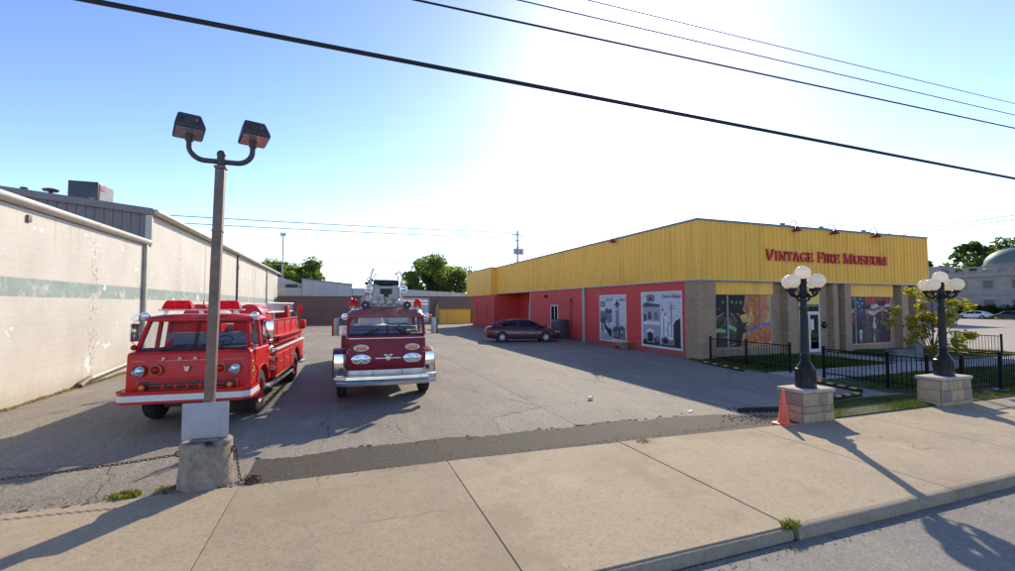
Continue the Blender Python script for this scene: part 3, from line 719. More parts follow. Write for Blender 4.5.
# ---- flat printed panels: polygons (u,v in 0..1) laid one above the other
def panel(name, w, h, base, polys, mats, parent=None, step=.0025):
    """lies in local x-z plane facing -y"""
    mb = MB(); mb.mat(mats.index(base)); mb.box(0, w, -.012, 0, 0, h)
    k = 1
    for (mk, pl) in polys:
        mb.mat(mats.index(mk)); y = -.012-k*.0006; k += 1
        if isinstance(pl, tuple) and len(pl) == 4 and not isinstance(pl[0], tuple): pl = [(pl[0], pl[2]), (pl[1], pl[2]), (pl[1], pl[3]), (pl[0], pl[3])]
        mb.face([(u*w, y, v*h) for u, v in pl])
    return mb.build(name, mats, parent, 0)
def ell(cx, cy, rx, ry, n=18, a0=0, a1=2*PI): return [(cx+rx*math.cos(a0+(a1-a0)*i/n), cy+ry*math.sin(a0+(a1-a0)*i/n)) for i in range(n)]
for nm, c in (('g1', (.58, .57, .60)), ('g2', (.36, .35, .39)), ('g3', (.19, .185, .21)), ('g4', (.085, .085, .10)), ('g5', (.028, .028, .036)), ('g6', (.70, .69, .70)),
              ('jacket', (.030, .028, .026)), ('jacket2', (.075, .062, .048)), ('jacket3', (.13, .10, .075)), ('lime', (.22, .50, .10)), ('water', (.16, .16, .36)), ('skin', (.40, .20, .15)), ('blueish', (.10, .24, .46)),
              ('navy', (.022, .022, .040)), ('navy2', (.035, .035, .05)), ('flagblue', (.035, .045, .11)), ('flagred', (.40, .05, .06)), ('flagwhite', (.48, .45, .45)), ('helmet', (.018, .018, .022)), ('orange', (.52, .16, .05)), ('flame2', (.60, .42, .12)), ('bead', (.35, .36, .36))):
    MT['print_'+nm] = paint('print_'+nm, c, .45, spec=.2, var=.55 if nm[0] != 'g' else .3, scale=5 if nm[0] != 'g' else 9)
s_ = S('print_fire'); x, y, z = s_.xyz()
fl = s_.noise(1.1, 7, .62, s_.scaled((1, 1, .7), s_.warp(.8, 1.2)))
s_.set(Base_Color=s_.ramp(fl, [(.22, (.16, .025, .02)), (.40, (.46, .065, .035)), (.54, (.50, .13, .05)), (.62, (.55, .30, .08)), (.72, (.62, .50, .22))]), Roughness=.3)
MT['print_fire'] = s_.m
# firefighter mural (window 1)
fm = ['print_'+n for n in ('fire', 'jacket', 'jacket2', 'jacket3', 'lime', 'water', 'skin', 'blueish', 'helmet', 'orange', 'flame2', 'bead', 'g1', 'g2', 'g3')]
P = lambda n: 'print_'+n
poly = [
 (P('orange'), (.62, 1, .02, .99)), (P('flame2'), [(.44, .40), (.52, .80), (.60, .55), (.66, .78), (.70, .50), (.60, .42)]), (P('fire'), [(.80, .0), (1, 0), (1, 1), (.80, 1), (.84, .5)]),
 (P('flame2'), [(.62, .02), (1, .02), (1, .10), (.9, .06), (.8, .12), (.7, .05)]),
 (P('jacket2'), (.0, .09, .70, .99)), (P('orange'), [(0, .85), (.05, .99), (0, .99)]),
 (P('helmet'), [(.06, .99), (.56, .99), (.53, .80), (.50, .62), (.46, .60), (.42, .72), (.08, .72), (.03, .64)]),
 (P('skin'), ell(.115, .66, .05, .075)), (P('blueish'), [(.0, .52), (.0, .68), (.06, .70), (.09, .60), (.07, .50)]),
 (P('jacket'), [(.0, .02), (.02, .42), (.10, .56), (.22, .66), (.38, .68), (.47, .56), (.52, .44), (.50, .20), (.46, .02)]),
 (P('jacket2'), [(.10, .02), (.12, .36), (.20, .56), (.34, .60), (.40, .46), (.40, .20), (.36, .02)]),
 (P('jacket3'), [(.16, .38), (.22, .55), (.32, .57), (.36, .48), (.30, .40), (.22, .42)]),
 (P('jacket'), [(.44, .34), (.50, .46), (.60, .48), (.56, .42), (.54, .36), (.58, .31), (.56, .28), (.47, .25)]),
 (P('lime'), [(.04, .345), (.12, .37), (.22, .345), (.22, .325), (.12, .345), (.04, .325)]), (P('g2'), [(.04, .323), (.12, .343), (.22, .323), (.22, .305), (.12, .322), (.04, .30)]), (P('lime'), [(.04, .298), (.12, .32), (.22, .303), (.22, .285), (.12, .295), (.04, .278)]),
 (P('lime'), [(.275, .43), (.34, .41), (.405, .36), (.40, .335), (.335, .385), (.275, .405)]), (P('g2'), [(.275, .403), (.335, .383), (.40, .333), (.395, .31), (.33, .36), (.275, .38)]), (P('lime'), [(.275, .378), (.33, .358), (.395, .308), (.39, .285), (.325, .335), (.275, .355)]), (P('lime'), [(.28, .05), (.39, .08), (.39, .06), (.28, .03)]),
 (P('jacket'), [(.23, .02), (.225, .50), (.245, .52), (.26, .02)]), (P('jacket2'), [(.07, .44), (.11, .54), (.19, .60), (.20, .56), (.13, .50), (.10, .42)]), (P('helmet'), [(.02, .64), (.08, .72), (.50, .72), (.57, .64), (.50, .62), (.40, .66), (.20, .66), (.08, .60)]),
 (P('orange'), [(.15, .20), (.24, .21), (.22, .19)]),
 (P('g3'), [(.30, .64), (.32, .66), (.38, .56), (.42, .48), (.405, .475), (.36, .55)]),
 (P('water'), [(.56, .28), (.66, .38), (.80, .44), (1, .47), (1, .41), (.80, .38), (.68, .30), (.60, .24)])]
for k in range(5):
    u = .16+k*.075; poly.append((P('lime'), [(u, .83-.01*k*(k-3)*.4), (u+.025, .83), (u+.035, .875), (u+.012, .88)]))
for u in (.245, .60, .815): poly.append((P('bead'), (u, u+(.022 if u < .3 else .010), .0, 1)))
WY = FY-.003
w1 = bl(MB().box(X0+1.06, 20.22, WY-.045, WY, .40, .45).box(X0+1.06, X0+1.10, WY-.045, WY, .452, 3.0).box(20.18, 20.22, WY-.045, WY, .452, 3.0), 'window', 'ltrim')
m1 = panel('mural', 3.78-.005-.0, 2.55, P('fire'), poly, fm, w1); m1.location = (X0+1.103, WY-.02, .452); m1.scale = ((20.175-X0-1.103)/3.775, 1, 1)
bl(MB().box(X0+1.06, 20.22, WY-.16, WY, 3.01, ZF0-.064), 'window_top_panel', 'yellow')
mb = MB(); ribs(mb, (X0+1.06, WY-.165), (20.22, WY-.165), 3.012, ZF0-.066, .3, .02, .7); bl(mb, 'window_panel_ribs', 'yellow')
# flag and honour guard mural (window 2)
fm2 = ['print_'+n for n in ('navy', 'navy2', 'flagblue', 'flagred', 'flagwhite', 'skin', 'bead', 'g3', 'jacket2', 'orange')]
poly = [(P('flagred'), (.40, 1, .0, 1))]
for k in range(4):
    v0 = .88-.14*k; poly.append((P('flagwhite'), [(.38, v0-.02), (.60, v0-.05), (.80, v0-.01), (1, v0-.03), (1, v0-.09), (.80, v0-.08), (.60, v0-.13), (.40, v0-.09)]))
poly.append((P('flagblue'), [(0, 1), (.42, 1), (.46, .80), (.40, .5), (0, .5)]))
for (u, v) in ((.02, .97), (.17, .97), (.32, .96), (.25, .88), (.08, .9), (.28, .80), (.36, .86), (.03, .82), (.03, .70), (.2, .75), (.34, .72)):
    poly.append((P('flagwhite'), [(u+.022*(1 if j % 2 == 0 else .45)*math.cos(j*PI/5+PI/2), v+.03*(1 if j % 2 == 0 else .45)*math.sin(j*PI/5+PI/2)) for j in range(10)]))
def guard(cx, top, sc_, body):
    return [(P(body), [(cx-.13*sc_, .02), (cx-.15*sc_, .48), (cx-.12*sc_, top-.26), (cx-.03*sc_, top-.22), (cx+.05*sc_, top-.22), (cx+.14*sc_, top-.27), (cx+.17*sc_, .45), (cx+.15*sc_, .02)]),
            (P('skin'), ell(cx, top-.13, .05*sc_, .085)), (P('navy'), [(cx-.085*sc_, top-.10), (cx-.095*sc_, top), (cx+.085*sc_, top+.01), (cx+.095*sc_, top-.08), (cx+.04*sc_, top-.115), (cx-.04*sc_, top-.115)]),
            (P('flagred'), [(cx-.02*sc_, top-.24), (cx+.03*sc_, top-.24), (cx+.01*sc_, top-.42), (cx-.02*sc_, top-.40)]), (P('flagred'), [(cx-.13*sc_, .42), (cx-.10*sc_, .58), (cx-.09*sc_, .42)])]
poly += guard(.14, .86, .85, 'navy') + guard(.46, .84, 1.0, 'navy2') + guard(.80, .92, 1.05, 'navy')
poly += [(P('jacket2'), [(.34, .05), (.36, .36), (.52, .38), (.56, .05)]), (P('flagwhite'), [(.27, .08), (.27, .28), (.32, .30), (.335, .26), (.32, .07)]), (P('flagwhite'), [(.57, .36), (.60, .52), (.64, .42), (.66, .34), (.62, .30), (.58, .32)]),
         (P('flagwhite'), [(.58, .06), (.60, .20), (.64, .18), (.63, .06)]), (P('orange'), (.27, .33, .02, .07)), (P('orange'), (.57, .63, .02, .055)), (P('jacket2'), (.62, .72, .03, .3))]
for u in (.185, .595): poly.append((P('bead'), (u, u+(.018 if u < .3 else .006), .0, 1)))
w2 = bl(MB().box(25.70, 29.50, WY-.045, WY, .33, .38).box(25.70, 25.74, WY-.045, WY, .382, 2.95).box(29.46, 29.50, WY-.045, WY, .382, 2.95), 'window', 'ltrim')
m2 = panel('mural', 3.70, 2.56, P('navy2'), poly, fm2, w2); m2.location = (25.75, WY-.02, .382)
bl(MB().box(25.70, 29.50, WY-.16, WY, 2.955, ZF0-.064), 'window_top_panel', 'yellow')
mb = MB(); ribs(mb, (25.70, WY-.165), (29.50, WY-.165), 2.957, ZF0-.066, .3, .02, .7); bl(mb, 'window_panel_ribs', 'yellow')
# ---- serif lettering built from strokes
GL = {  # (strokes: (x0,y0,x1,y1,w)), width
 'V': ([(.06, 1, .40, 0, .17), (.40, 0, .74, 1, .08)], .80, [(0, 1, .24), (.62, 1, .84)]),
 'I': ([(.20, 0, .20, 1, .17)], .40, [(.04, 0, .36), (.04, 1, .36)]),
 'N': ([(.12, 0, .12, 1, .08), (.12, 1, .70, 0, .17), (.70, 0, .70, 1, .08)], .82, [(0, 0, .26), (.58, 1, .84), (0, 1, .2)]),
 'T': ([(.36, 0, .36, 1, .17), (.02, .96, .70, .96, .09), (.04, 1, .04, .74, .06), (.68, 1, .68, .74, .06)], .72, [(.2, 0, .52)]),
 'A': ([(.08, 0, .38, 1, .08), (.38, 1, .70, 0, .17), (.20, .34, .58, .34, .08)], .80, [(-.02, 0, .20), (.56, 0, .84)]),
 'G': ('arcG', .82, [(.48, .44, .82)]),
 'E': ([(.16, 0, .16, 1, .17), (.16, .96, .62, .96, .09), (.16, .5, .50, .5, .08), (.16, .04, .66, .04, .09), (.61, 1, .61, .74, .06), (.65, 0, .65, .28, .06), (.50, .38, .50, .62, .05)], .72, [(0, 0, .26), (0, 1, .26)]),
 'F': ([(.16, 0, .16, 1, .17), (.16, .96, .62, .96, .09), (.16, .5, .48, .5, .08), (.61, 1, .61, .72, .06), (.48, .38, .48, .62, .05)], .66, [(0, 0, .34), (0, 1, .26)]),
 'R': ('arcR', .82, [(0, 0, .32), (0, 1, .26), (.62, 0, .84)]),
 'M': ([(.10, 0, .10, 1, .08), (.12, 1, .46, .05, .16), (.46, .05, .80, 1, .08), (.82, 0, .82, 1, .17)], .98, [(0, 0, .24), (.68, 0, .96), (0, 1, .2), (.74, 1, .96)]),
 'U': ('arcU', .84, [(0, 1, .32), (.58, 1, .86)]),
 'S': ('arcS', .62, [])}
def arcs(kind):
    A = []
    def arc(cx, cy, rx, ry, a0, a1, n, w0, w1):
        for i in range(n):
            a = R(a0+(a1-a0)*i/n); b = R(a0+(a1-a0)*(i+1)/n)
            wm = abs(math.cos((a+b)/2)); w = w0+(w1-w0)*wm
            A.append((cx+rx*math.cos(a), cy+ry*math.sin(a), cx+rx*math.cos(b), cy+ry*math.sin(b), w))
    if kind == 'arcG':
        arc(.42, .5, .34, .46, 48, 318, 14, .08, .17); A.append((.70, .10, .70, .46, .16)); A.append((.68, .98, .68, .72, .05))
    if kind == 'arcR':
        A.append((.16, 0, .16, 1, .17)); arc(.36, .74, .26, .22, 90, -90, 8, .08, .16); A.append((.16, .96, .36, .96, .08)); A.append((.16, .52, .36, .52, .08)); A.append((.38, .50, .72, .02, .16))
    if kind == 'arcU':
        A.append((.17, 1, .17, .34, .17)); A.append((.72, 1, .72, .34, .08)); arc(.445, .34, .275, .31, 180, 360, 10, .1, .13)
    if kind == 'arcS':
        arc(.31, .74, .22, .23, 40, 250, 9, .08, .13); arc(.31, .26, .24, .23, 70, -140, 9, .08, .13)
        A.append((.22, .56, .42, .42, .16)); A.append((.52, .99, .52, .74, .05)); A.append((.07, .02, .07, .28, .05))
    return A
def stroke(mb, p, q, w, d0, d1, ext=.0):
    p = Vector(p); q = Vector(q); t = (q-p).normalized(); n = Vector((-t.y, t.x))*w/2; p = p-t*ext; q = q+t*ext
    mb.prism([tuple(p+n), tuple(q+n), tuple(q-n), tuple(p-n)], 'y', d0, d1)
def word(mb, text, x0, x1, zb, hbig, hsm, yface, depth):
    ws = []
    for i, ch in enumerate(text): ws.append(GL[ch][1]*(hbig if i == 0 else hsm)*.80)
    gap = .06*hsm*len(text)**0; tot = sum(ws)+gap*(len(text)-1); k = (x1-x0)/tot
    x = x0; c = 0
    for i, ch in enumerate(text):
        h = hbig if i == 0 else hsm; st, gw, ser = GL[ch]
        if isinstance(st, str): st = arcs(st)
        sx = .80*h*k
        for (a, b, c_, d, w) in st:
            c += 1; yy = yface-depth-(c % 9)*.0007
            p = (x+a*sx, zb+b*h); q = (x+c_*sx, zb+d*h)
            stroke(mb, p, q, w*h*.80*(.5+.5*k), yy, yface, .012*h)
        for (a, yv, b) in ser:
            c += 1; yy = yface-depth-(c % 9)*.0007-.0003
            zz = zb+(.03 if yv == 0 else .97 if yv == 1 else yv)*h
            stroke(mb, (x+a*sx, zz), (x+b*sx, zz), .065*h, yy, yface)
        x += GL[ch][1]*sx+gap*k
mb = MB(); yf = Y0-e-.03
for tx, a, b in (('VINTAGE', 19.40, 22.68), ('FIRE', 22.98, 24.66), ('MUSEUM', 24.98, 28.45)):
    mb = MB(); word(mb, tx, a, b, 4.70, .54, .47, yf, .09); bl(mb, 'sign_lettering', 'signred', smooth=0)
# gooseneck lamps over the sign and one on the side
def goose(x, y, ax):
    mb = MB(); s2 = []
    for k in range(13):
        a = PI*k/12; s2.append((.17*(1-math.cos(a)), .27*math.sin(a)))
    s2 += [(.34, -.10), (.34, -.16)]
    pts = []
    for (o_, h_) in s2:
        pts.append((x, y-o_+.10, ZF1+.10+h_) if ax == 'y' else (x-o_+.10, y, ZF1+.10+h_))
    mb.tube(pts, .022, 8)
    l = bl(mb, 'sign_lamp', 'lampred')
    c = pts[-1]
    mb = MB(); mb.lathe([(.03, .10), (.07, .08), (.12, .0), (.22, -.12), (.215, -.125), (.11, -.01), (.02, .0)], c, 'z', 16); mb.build('lamp_shade', 'lampred', l)
    mb = MB(); mb.ball((c[0], c[1], c[2]-.06), .055, seg=10, n=8); mb.build('bulb', 'globe', l)
    mb = MB(); bx = (x-.75, x-.15) if ax == 'y' else None
    if bx: mb.box(bx[0], bx[1], y+.03, y+.07, ZF1+.103, ZF1+.15); mb.box(bx[0], bx[0]+.25, y-.02, y+.12, ZF1+.155, ZF1+.21); mb.build('conduit', 'trim', l)
for xx in (21.35, 24.12, 27.45): goose(xx, Y0-e, 'y')
goose(X0-e, 22.85, 'x')
# side fittings
bl(MB().box(X0-.13, X0-.004, 26.6, 26.78, 0, ZF0-.065, .012), 'downspout', 'ltrim')
mb = MB(); mb.box(X0-.03, X0+.06, 30.64, 30.72, .05, 2.5); mb.box(X0-.03, X0+.06, 31.82, 31.9, .05, 2.5); mb.box(X0-.03, X0+.06, 30.723, 31.817, 2.42, 2.5); mb.box(X0-.02, X0+.05, 31.2, 31.28, .05, 2.418); mb.box(X0-.02, X0+.05, 30.723, 31.197, .05, .3)
sd = bl(mb, 'side_door', 'white_frame')
MB().box(X0+.0, X0+.012, 30.72, 31.82, .3, 2.42).build('pane', 'darkglass', sd)
mb = MB(); mb.tube([(X0-.05, 28.6, .1), (X0-.05, 28.6, 2.75)], .035, 8); mb.box(X0-.1, X0-.004, 28.5, 28.7, 2.75, 3.0, .01); bl(mb, 'conduit', 'lampred')
mb = MB(); mb.box(X0-.2, X0-.004, 32.6, 32.85, 3.1, 3.3, .02); bl(mb, 'wall_lamp', 'iron')
mb = MB(); mb.tube([(X0-.004, 30.4, 2.7), (X0-.25, 30.35, 2.75), (X0-.3, 30.3, 3.0)], .02, 8); bl(mb, 'wall_bracket', 'ltrim')

# ---- posters on the red wall (hang there: things)
def poster(name, label, y_far, y_near, z0, z1, base, poly, mats, texts):
    w = y_far-y_near; h = z1-z0
    t = thing(name, label, 'poster', (X0, y_far, z0), -PI/2)
    # local x runs along -Y world, -y local faces -X world
    o = panel('printed_panel', w, h, base, poly, mats, t); o.location = (0, -.004, 0)
    mb = MB(); f = .06
    mb.box(-f, w+f, -.03, -.002, -f, -.002); mb.box(-f, w+f, -.03, -.002, h+.002, h+f); mb.box(-f, -.002, -.03, -.002, -.001, h+.001); mb.box(w+.002, w+f, -.03, -.002, -.001, h+.001); mb.box(w*.497, w*.503, -.036, -.028, 0, h)
    mb.build('frame', 'white_frame', t)
    for (tx, u, v_, size) in texts:
        cu = bpy.data.curves.new('lettering', 'FONT'); cu.body = tx; cu.size = size; cu.shear = .35; cu.extrude = .001
        to = bpy.data.objects.new('tmp', cu); col.objects.link(to); bpy.context.view_layer.update()
        me = bpy.data.meshes.new_from_object(to.evaluated_get(bpy.context.evaluated_depsgraph_get())); bpy.data.objects.remove(to)
        me.materials.clear(); me.materials.append(MT['print_g4'])
        lo = bpy.data.objects.new('lettering', me); col.objects.link(lo); lo.parent = t; lo.rotation_euler = (PI/2, 0, 0); lo.location = (u*w, -.034, v_*h)
    return t
G = ['print_g%d' % k for k in range(1, 7)]
g = lambda k: 'print_g%d' % k
pol = [(g(2), (.0, .5, .0, .16)), (g(3), [(0, .5), (0, .72), (.24, .72), (.34, .62), (.5, .56), (.5, .42), (.3, .38)]), (g(4), [(.02, .75), (.02, .88), (.20, .87), (.20, .75)]), (g(1), ell(.11, .81, .04, .035)), (g(6), (.02, .21, .66, .745)),
       (g(4), [(.22, .66), (.28, .74), (.36, .68), (.44, .72), (.5, .66), (.5, .60), (.3, .60)]), (g(4), [(0, .48), (.22, .54), (.3, .44), (.12, .36), (0, .40)]),
       (g(5), [(.16, .34), (.20, .44), (.30, .40), (.48, .22), (.47, .10), (.36, .12), (.22, .26)]), (g(2), [(.2, .42), (.28, .46), (.40, .36), (.34, .34)]), (g(4), ell(.40, .12, .05, .04)), (g(4), ell(.22, .27, .045, .04)), (g(6), [(.22, .38), (.28, .40), (.40, .28), (.36, .26)]),
       (g(3), [(.04, .18), (.05, .36), (.13, .36), (.14, .18)]),
       (g(2), (.5, 1, .0, .32)), (g(3), [(.63, .30), (.64, .74), (.75, .74), (.76, .30)]), (g(5), [(.58, .79), (.66, .86), (.69, .92), (.72, .86), (.80, .79)]), (g(4), (.64, .74, .74, .785)), (g(1), ell(.69, .71, .035, .028)),
       (g(4), [(.52, .06), (.52, .26), (.62, .32), (.76, .30), (.86, .36), (.97, .28), (.98, .04)]), (g(2), ell(.87, .16, .06, .10)), (g(5), ell(.87, .14, .03, .06)), (g(2), (.56, .60, .10, .2)), (g(2), (.68, .72, .1, .22)), (g(1), (.5, 1, .0, .05))]
for k in range(9): pol.append((g(2), (.655, .735, .34+k*.04, .352+k*.04)))
poster('poster', 'black and white poster of a clock tower, the one further along the red wall', 24.72, 22.0, .36, 3.05, g(1), pol, G, [('City Ha', .22, .89, .26), ('Indiana', .76, .885, .24)])
pol = [(g(2), [(.03, .12), (.03, .74), (.5, .80), (.5, .1)]), (g(4), [(.03, .73), (.03, .80), (.14, .82), (.48, .78), (.48, .74)]), (g(3), [(.14, .82), (.12, .93), (.08, .94), (.22, .98), (.36, .95), (.34, .84)]), (g(5), ell(.23, .89, .04, .03)),
       (g(4), [(.16, .50), (.17, .62), (.21, .66), (.25, .62), (.26, .50)]), (g(3), [(.33, .50), (.34, .62), (.39, .66), (.43, .62), (.44, .50)]), (g(6), (.04, .49, .40, .47)), (g(4), (.05, .12, .46, .60)), (g(6), [(.10, .25), (.18, .33), (.28, .31), (.33, .25)]),
       (g(5), [(.15, .08), (.15, .24), (.21, .27), (.29, .24), (.30, .08)]), (g(4), (.32, .48, .06, .16)), (g(5), (.03, .14, .03, .12)), (g(3), ell(.42, .15, .05, .05)), (g(5), (.02, .5, .02, .07)),
       (g(6), [(.52, .14), (.52, .74), (.60, .66), (.78, .40), (.80, .14)]), (g(2), [(.56, .2), (.57, .56), (.60, .52), (.60, .2)]), (g(2), [(.66, .2), (.67, .46), (.70, .42), (.70, .2)]), (g(4), (.765, .778, .2, .82)), (g(4), (.70, .86, .745, .755)), (g(4), (.72, .84, .70, .71)),
       (g(5), [(.82, .04), (.82, .42), (.88, .50), (.98, .54), (.98, .03)]), (g(3), [(.52, .03), (.52, .17), (.64, .21), (.72, .14), (.84, .16), (.84, .03)]), (g(5), ell(.62, .12, .07, .05)), (g(5), (.5, 1, .02, .05)), (g(4), ell(.56, .68, .015, .03)), (g(4), ell(.62, .60, .015, .03)), (g(4), ell(.72, .44, .012, .03))]
poster('poster', 'black and white street scene poster nearest the brick corner of the red wall', 20.48, 17.48, .36, 3.13, g(1), pol, G, [('New Albany', .55, .90, .27)])

# ---- small things along the red wall
u = thing('utility_cabinet', 'tall dark grey utility cabinet against the red wall beside the side door', 'utility cabinet', (X0-.45, 29.7, 0))
MB().box(-.35, .42, -.75, .55, .05, 1.45, .02).build('cabinet_body', 'acgrey', u)
mb = MB()
for k in range(12): mb.box(-.36, -.352, -.68, .48, .2+k*.09, .24+k*.09)
mb.build('louvres', 'iron', u); MB().box(-.42, .44, -.82, .62, 0, .045).build('pad', 'path', u)
u = thing('utility_box', 'low dark utility box with yellow guard post beside the taller cabinet', 'utility box', (X0-1.0, 31.4, 0))
MB().box(-.3, .3, -.4, .4, 0, .95, .03).build('box_body', 'acgrey', u)
mb = MB(); mb.lathe([(.06, 0), (.06, .95), (.05, 1.0), (.01, 1.02)], (.2, -.75, 0), seg=12); mb.build('guard_post', 'stopyellow', u)
u = thing('mop_bucket', 'small grey bucket with yellow lid on the asphalt between the two posters', 'bucket', (X0-.45, 21.75, 0))
MB().loft([[(-.2, -.2, .03), (.2, -.2, .03), (.2, .2, .03), (-.2, .2, .03)], [(-.24, -.24, .38), (.24, -.24, .38), (.24, .24, .38), (-.24, .24, .38)]]).build('bucket_body', 'plastic_grey', u)
mb = MB(); mb.box(-.27, .27, -.30, .25, .382, .44, .02); mb.box(-.05, .25, -.45, -.28, .40, .46, .02); mb.build('lid', 'plastic_yellow', u)
mb = MB(); mb.box(-.42, -.26, -.1, .1, .08, .22, .02); mb.build('handle', 'redlens', u)
# ================================================================== wheels
def wheel(name, r, w, x, y, side, par, rimm='red1', rim_r=None, dual=False, hubm='chrome'):
    """side +1: outer face towards +x"""
    rim_r = rim_r or r*.56
    mb = MB(); h = w/2
    prof = [(rim_r, -h), (r*.86, -h), (r*.96, -h*.86), (r, -h*.55), (r, h*.55), (r*.96, h*.86), (r*.86, h), (rim_r, h), (rim_r*.97, h*.6), (rim_r*.97, -h*.6)]
    mb.lathe(prof, (0, 0, 0), 'x', 32)
    for k in range(32):   # tread blocks
        a = 2*PI*k/32; c, s_ = math.cos(a), math.sin(a)
        mb.M = Matrix.Rotation(a, 4, 'X'); mb.box(-h*.5, h*.5, -.018*r/.5, .018*r/.5, r*.995, r*1.012); mb.M = None
    o = mb.build(name, 'rubber', par, 40); o.location = (x, y, r)
    mb = MB(); f = side
    prof = [(.01, f*(h*.15 if not dual else -h*.2)), (rim_r*.30, f*(h*.15 if not dual else -h*.2)), (rim_r*.62, f*h*.05), (rim_r*.85, f*h*.45), (rim_r*.98, f*h*.9), (rim_r*1.02, f*h*.98), (rim_r*1.0, f*h*.2), (.01, -f*h*.3)]
    mb.lathe(prof, (0, 0, 0), 'x', 28)
    rim = mb.build('rim', rimm, o, 40)
    mb = MB(); mb.lathe([(.01, f*h*.95), (rim_r*.2, f*h*.9), (rim_r*.27, f*h*.7), (rim_r*.30, f*h*.1)], (0, 0, 0), 'x', 18)
    for k in range(8):
        a = 2*PI*k/8; mb.cyl((f*h*.05, rim_r*.5*math.cos(a), rim_r*.5*math.sin(a)), (f*h*.32, rim_r*.5*math.cos(a), rim_r*.5*math.sin(a)), rim_r*.05, seg=6)
    mb.build('hub', hubm, o, 40)
    return o
def headlamp(par, x, y, z, r, ringm='chrome', lensm='lens', name='headlight'):
    mb = MB(); mb.lathe([(r*1.22, 0), (r*1.25, -.03), (r*1.12, -.055), (r*1.0, -.045), (r*.98, -.01), (r*.5, -.005)], (x, y, z), 'y', 24)
    o = mb.build(name, ringm, par, 40)
    mb = MB(); mb.lathe([(r*.99, -.02), (r*.85, -.045), (r*.5, -.062), (.005, -.068)], (x, y, z), 'y', 24); mb.build('lens', lensm, o, 60)
    return o
def rbox(mb, x0, x1, y0, y1, z0, z1, b=.02): return mb.box(x0, x1, y0, y1, z0, z1, b)
def barstroke(mb, cx, z, y, size, glyph, d=.02):
    S4 = {'F': [(0, 0, 0, 1), (0, 1, .7, 1), (0, .5, .55, .5)], 'O': [(0, .2, 0, .8), (0, .8, .2, 1), (.2, 1, .5, 1), (.5, 1, .7, .8), (.7, .8, .7, .2), (.7, .2, .5, 0), (.5, 0, .2, 0), (.2, 0, 0, .2)],
          'R': [(0, 0, 0, 1), (0, 1, .5, 1), (.5, 1, .7, .8), (.7, .8, .5, .5), (.5, .5, 0, .5), (.3, .5, .7, 0)], 'D': [(0, 0, 0, 1), (0, 1, .45, 1), (.45, 1, .7, .7), (.7, .7, .7, .3), (.7, .3, .45, 0), (.45, 0, 0, 0)]}
    for i, (a, b, c, e) in enumerate(S4[glyph]):
        stroke(mb, (cx+(a-.35)*size*1.35, z+(b-.5)*size), (cx+(c-.35)*size*1.35, z+(e-.5)*size), .30*size, y-d-i*.0006, y, .08*size)

# ================================================================== fire truck 1 : cab-over pumper
T = thing('fire_truck', 'bright red cab-over fire engine with red light bar parked along the white wall', 'fire truck', (-2.95, 10.8, 0), R(-4.2), 'vintage fire trucks in the lot')
def arch(yc, zc, r, y0, y1, z0, z1, n=12):
    """side profile (y,z) of a panel with a wheel-arch bite, from (y0,z0) round"""
    pts = [(y0, z0)]
    dz = z0-zc; a0 = math.acos(max(-1, min(1, 0))) 
    s_ = math.asin(max(-1, min(1, (z0-zc)/r)))
    for k in range(n+1):
        a = (PI-s_)+( (s_)-(PI-s_))*k/n
        pts.append((yc+r*math.cos(a), zc+r*math.sin(a)))
    pts += [(y1, z0), (y1, z1), (y0, z1)]
    return pts
# cab lower shell
mb = MB()
prof = arch(1.33, .52, .60, .25, 2.02, .64, 1.50)
prof[-1] = (.30, 1.53); prof.insert(len(prof)-1, (.52, 1.55)); prof[-3] = (2.02, 1.53)
mb.prism(prof, 'x', -1.12, 1.12, bev=.055, seg=3)
cab = mb.build('cab_body', 'red1', T, 40)
# grille recess
mb = MB(); mb.box(-.92, .92, .215, .262, .75, 1.0, .02)
gf = mb.build('grille_surround', 'red1', T)
mb = MB(); mb.box(-.86, .86, .205, .222, .78, .965, .008); mb.build('grille_opening', 'black', gf)
mb = MB()
for z in (.80, .868, .935): mb.box(-.66, .66, .19, .21, z-.011, z+.011, .004, 1)
for x in (-.44, -.22, 0, .22, .44): mb.box(x-.024, x+.024, .187, .208, .80, .90)
mb.build('grille_bars', 'red1', gf)
for x in (-.80, .76): headlamp(T, x, .21, .845, .062, 'red1', 'amber', 'indicator')
for x in (-.87, .84): headlamp(T, x, .248, 1.17, .095)
for x in (-.585, .57): headlamp(T, x, .248, 1.18, .088, 'gold', 'redlens', 'warning_light')
mb = MB()
for ch, x in zip('FORD', (-.45, -.17, .11, .39)): barstroke(mb, x, 1.40, .247, .05, ch)
mb.build('badge_lettering', 'chrome', T, 0)
mb = MB(); mb.prism([(-.095, 1.25), (-.075, 1.165), (-.04, 1.13), (-.005, 1.165), (.015, 1.25), (-.02, 1.235), (-.04, 1.245), (-.06, 1.235)], 'y', .222, .249)
mb.build('shield_emblem', 'chrome', T, 0)
mb = MB()
for a, b in ((-1.02, -.78), (-.55, .50), (.62, 1.0)): mb.box(a, b, .243, .2485, 1.362, 1.370)
mb.build('pinstripe', 'gold', T)
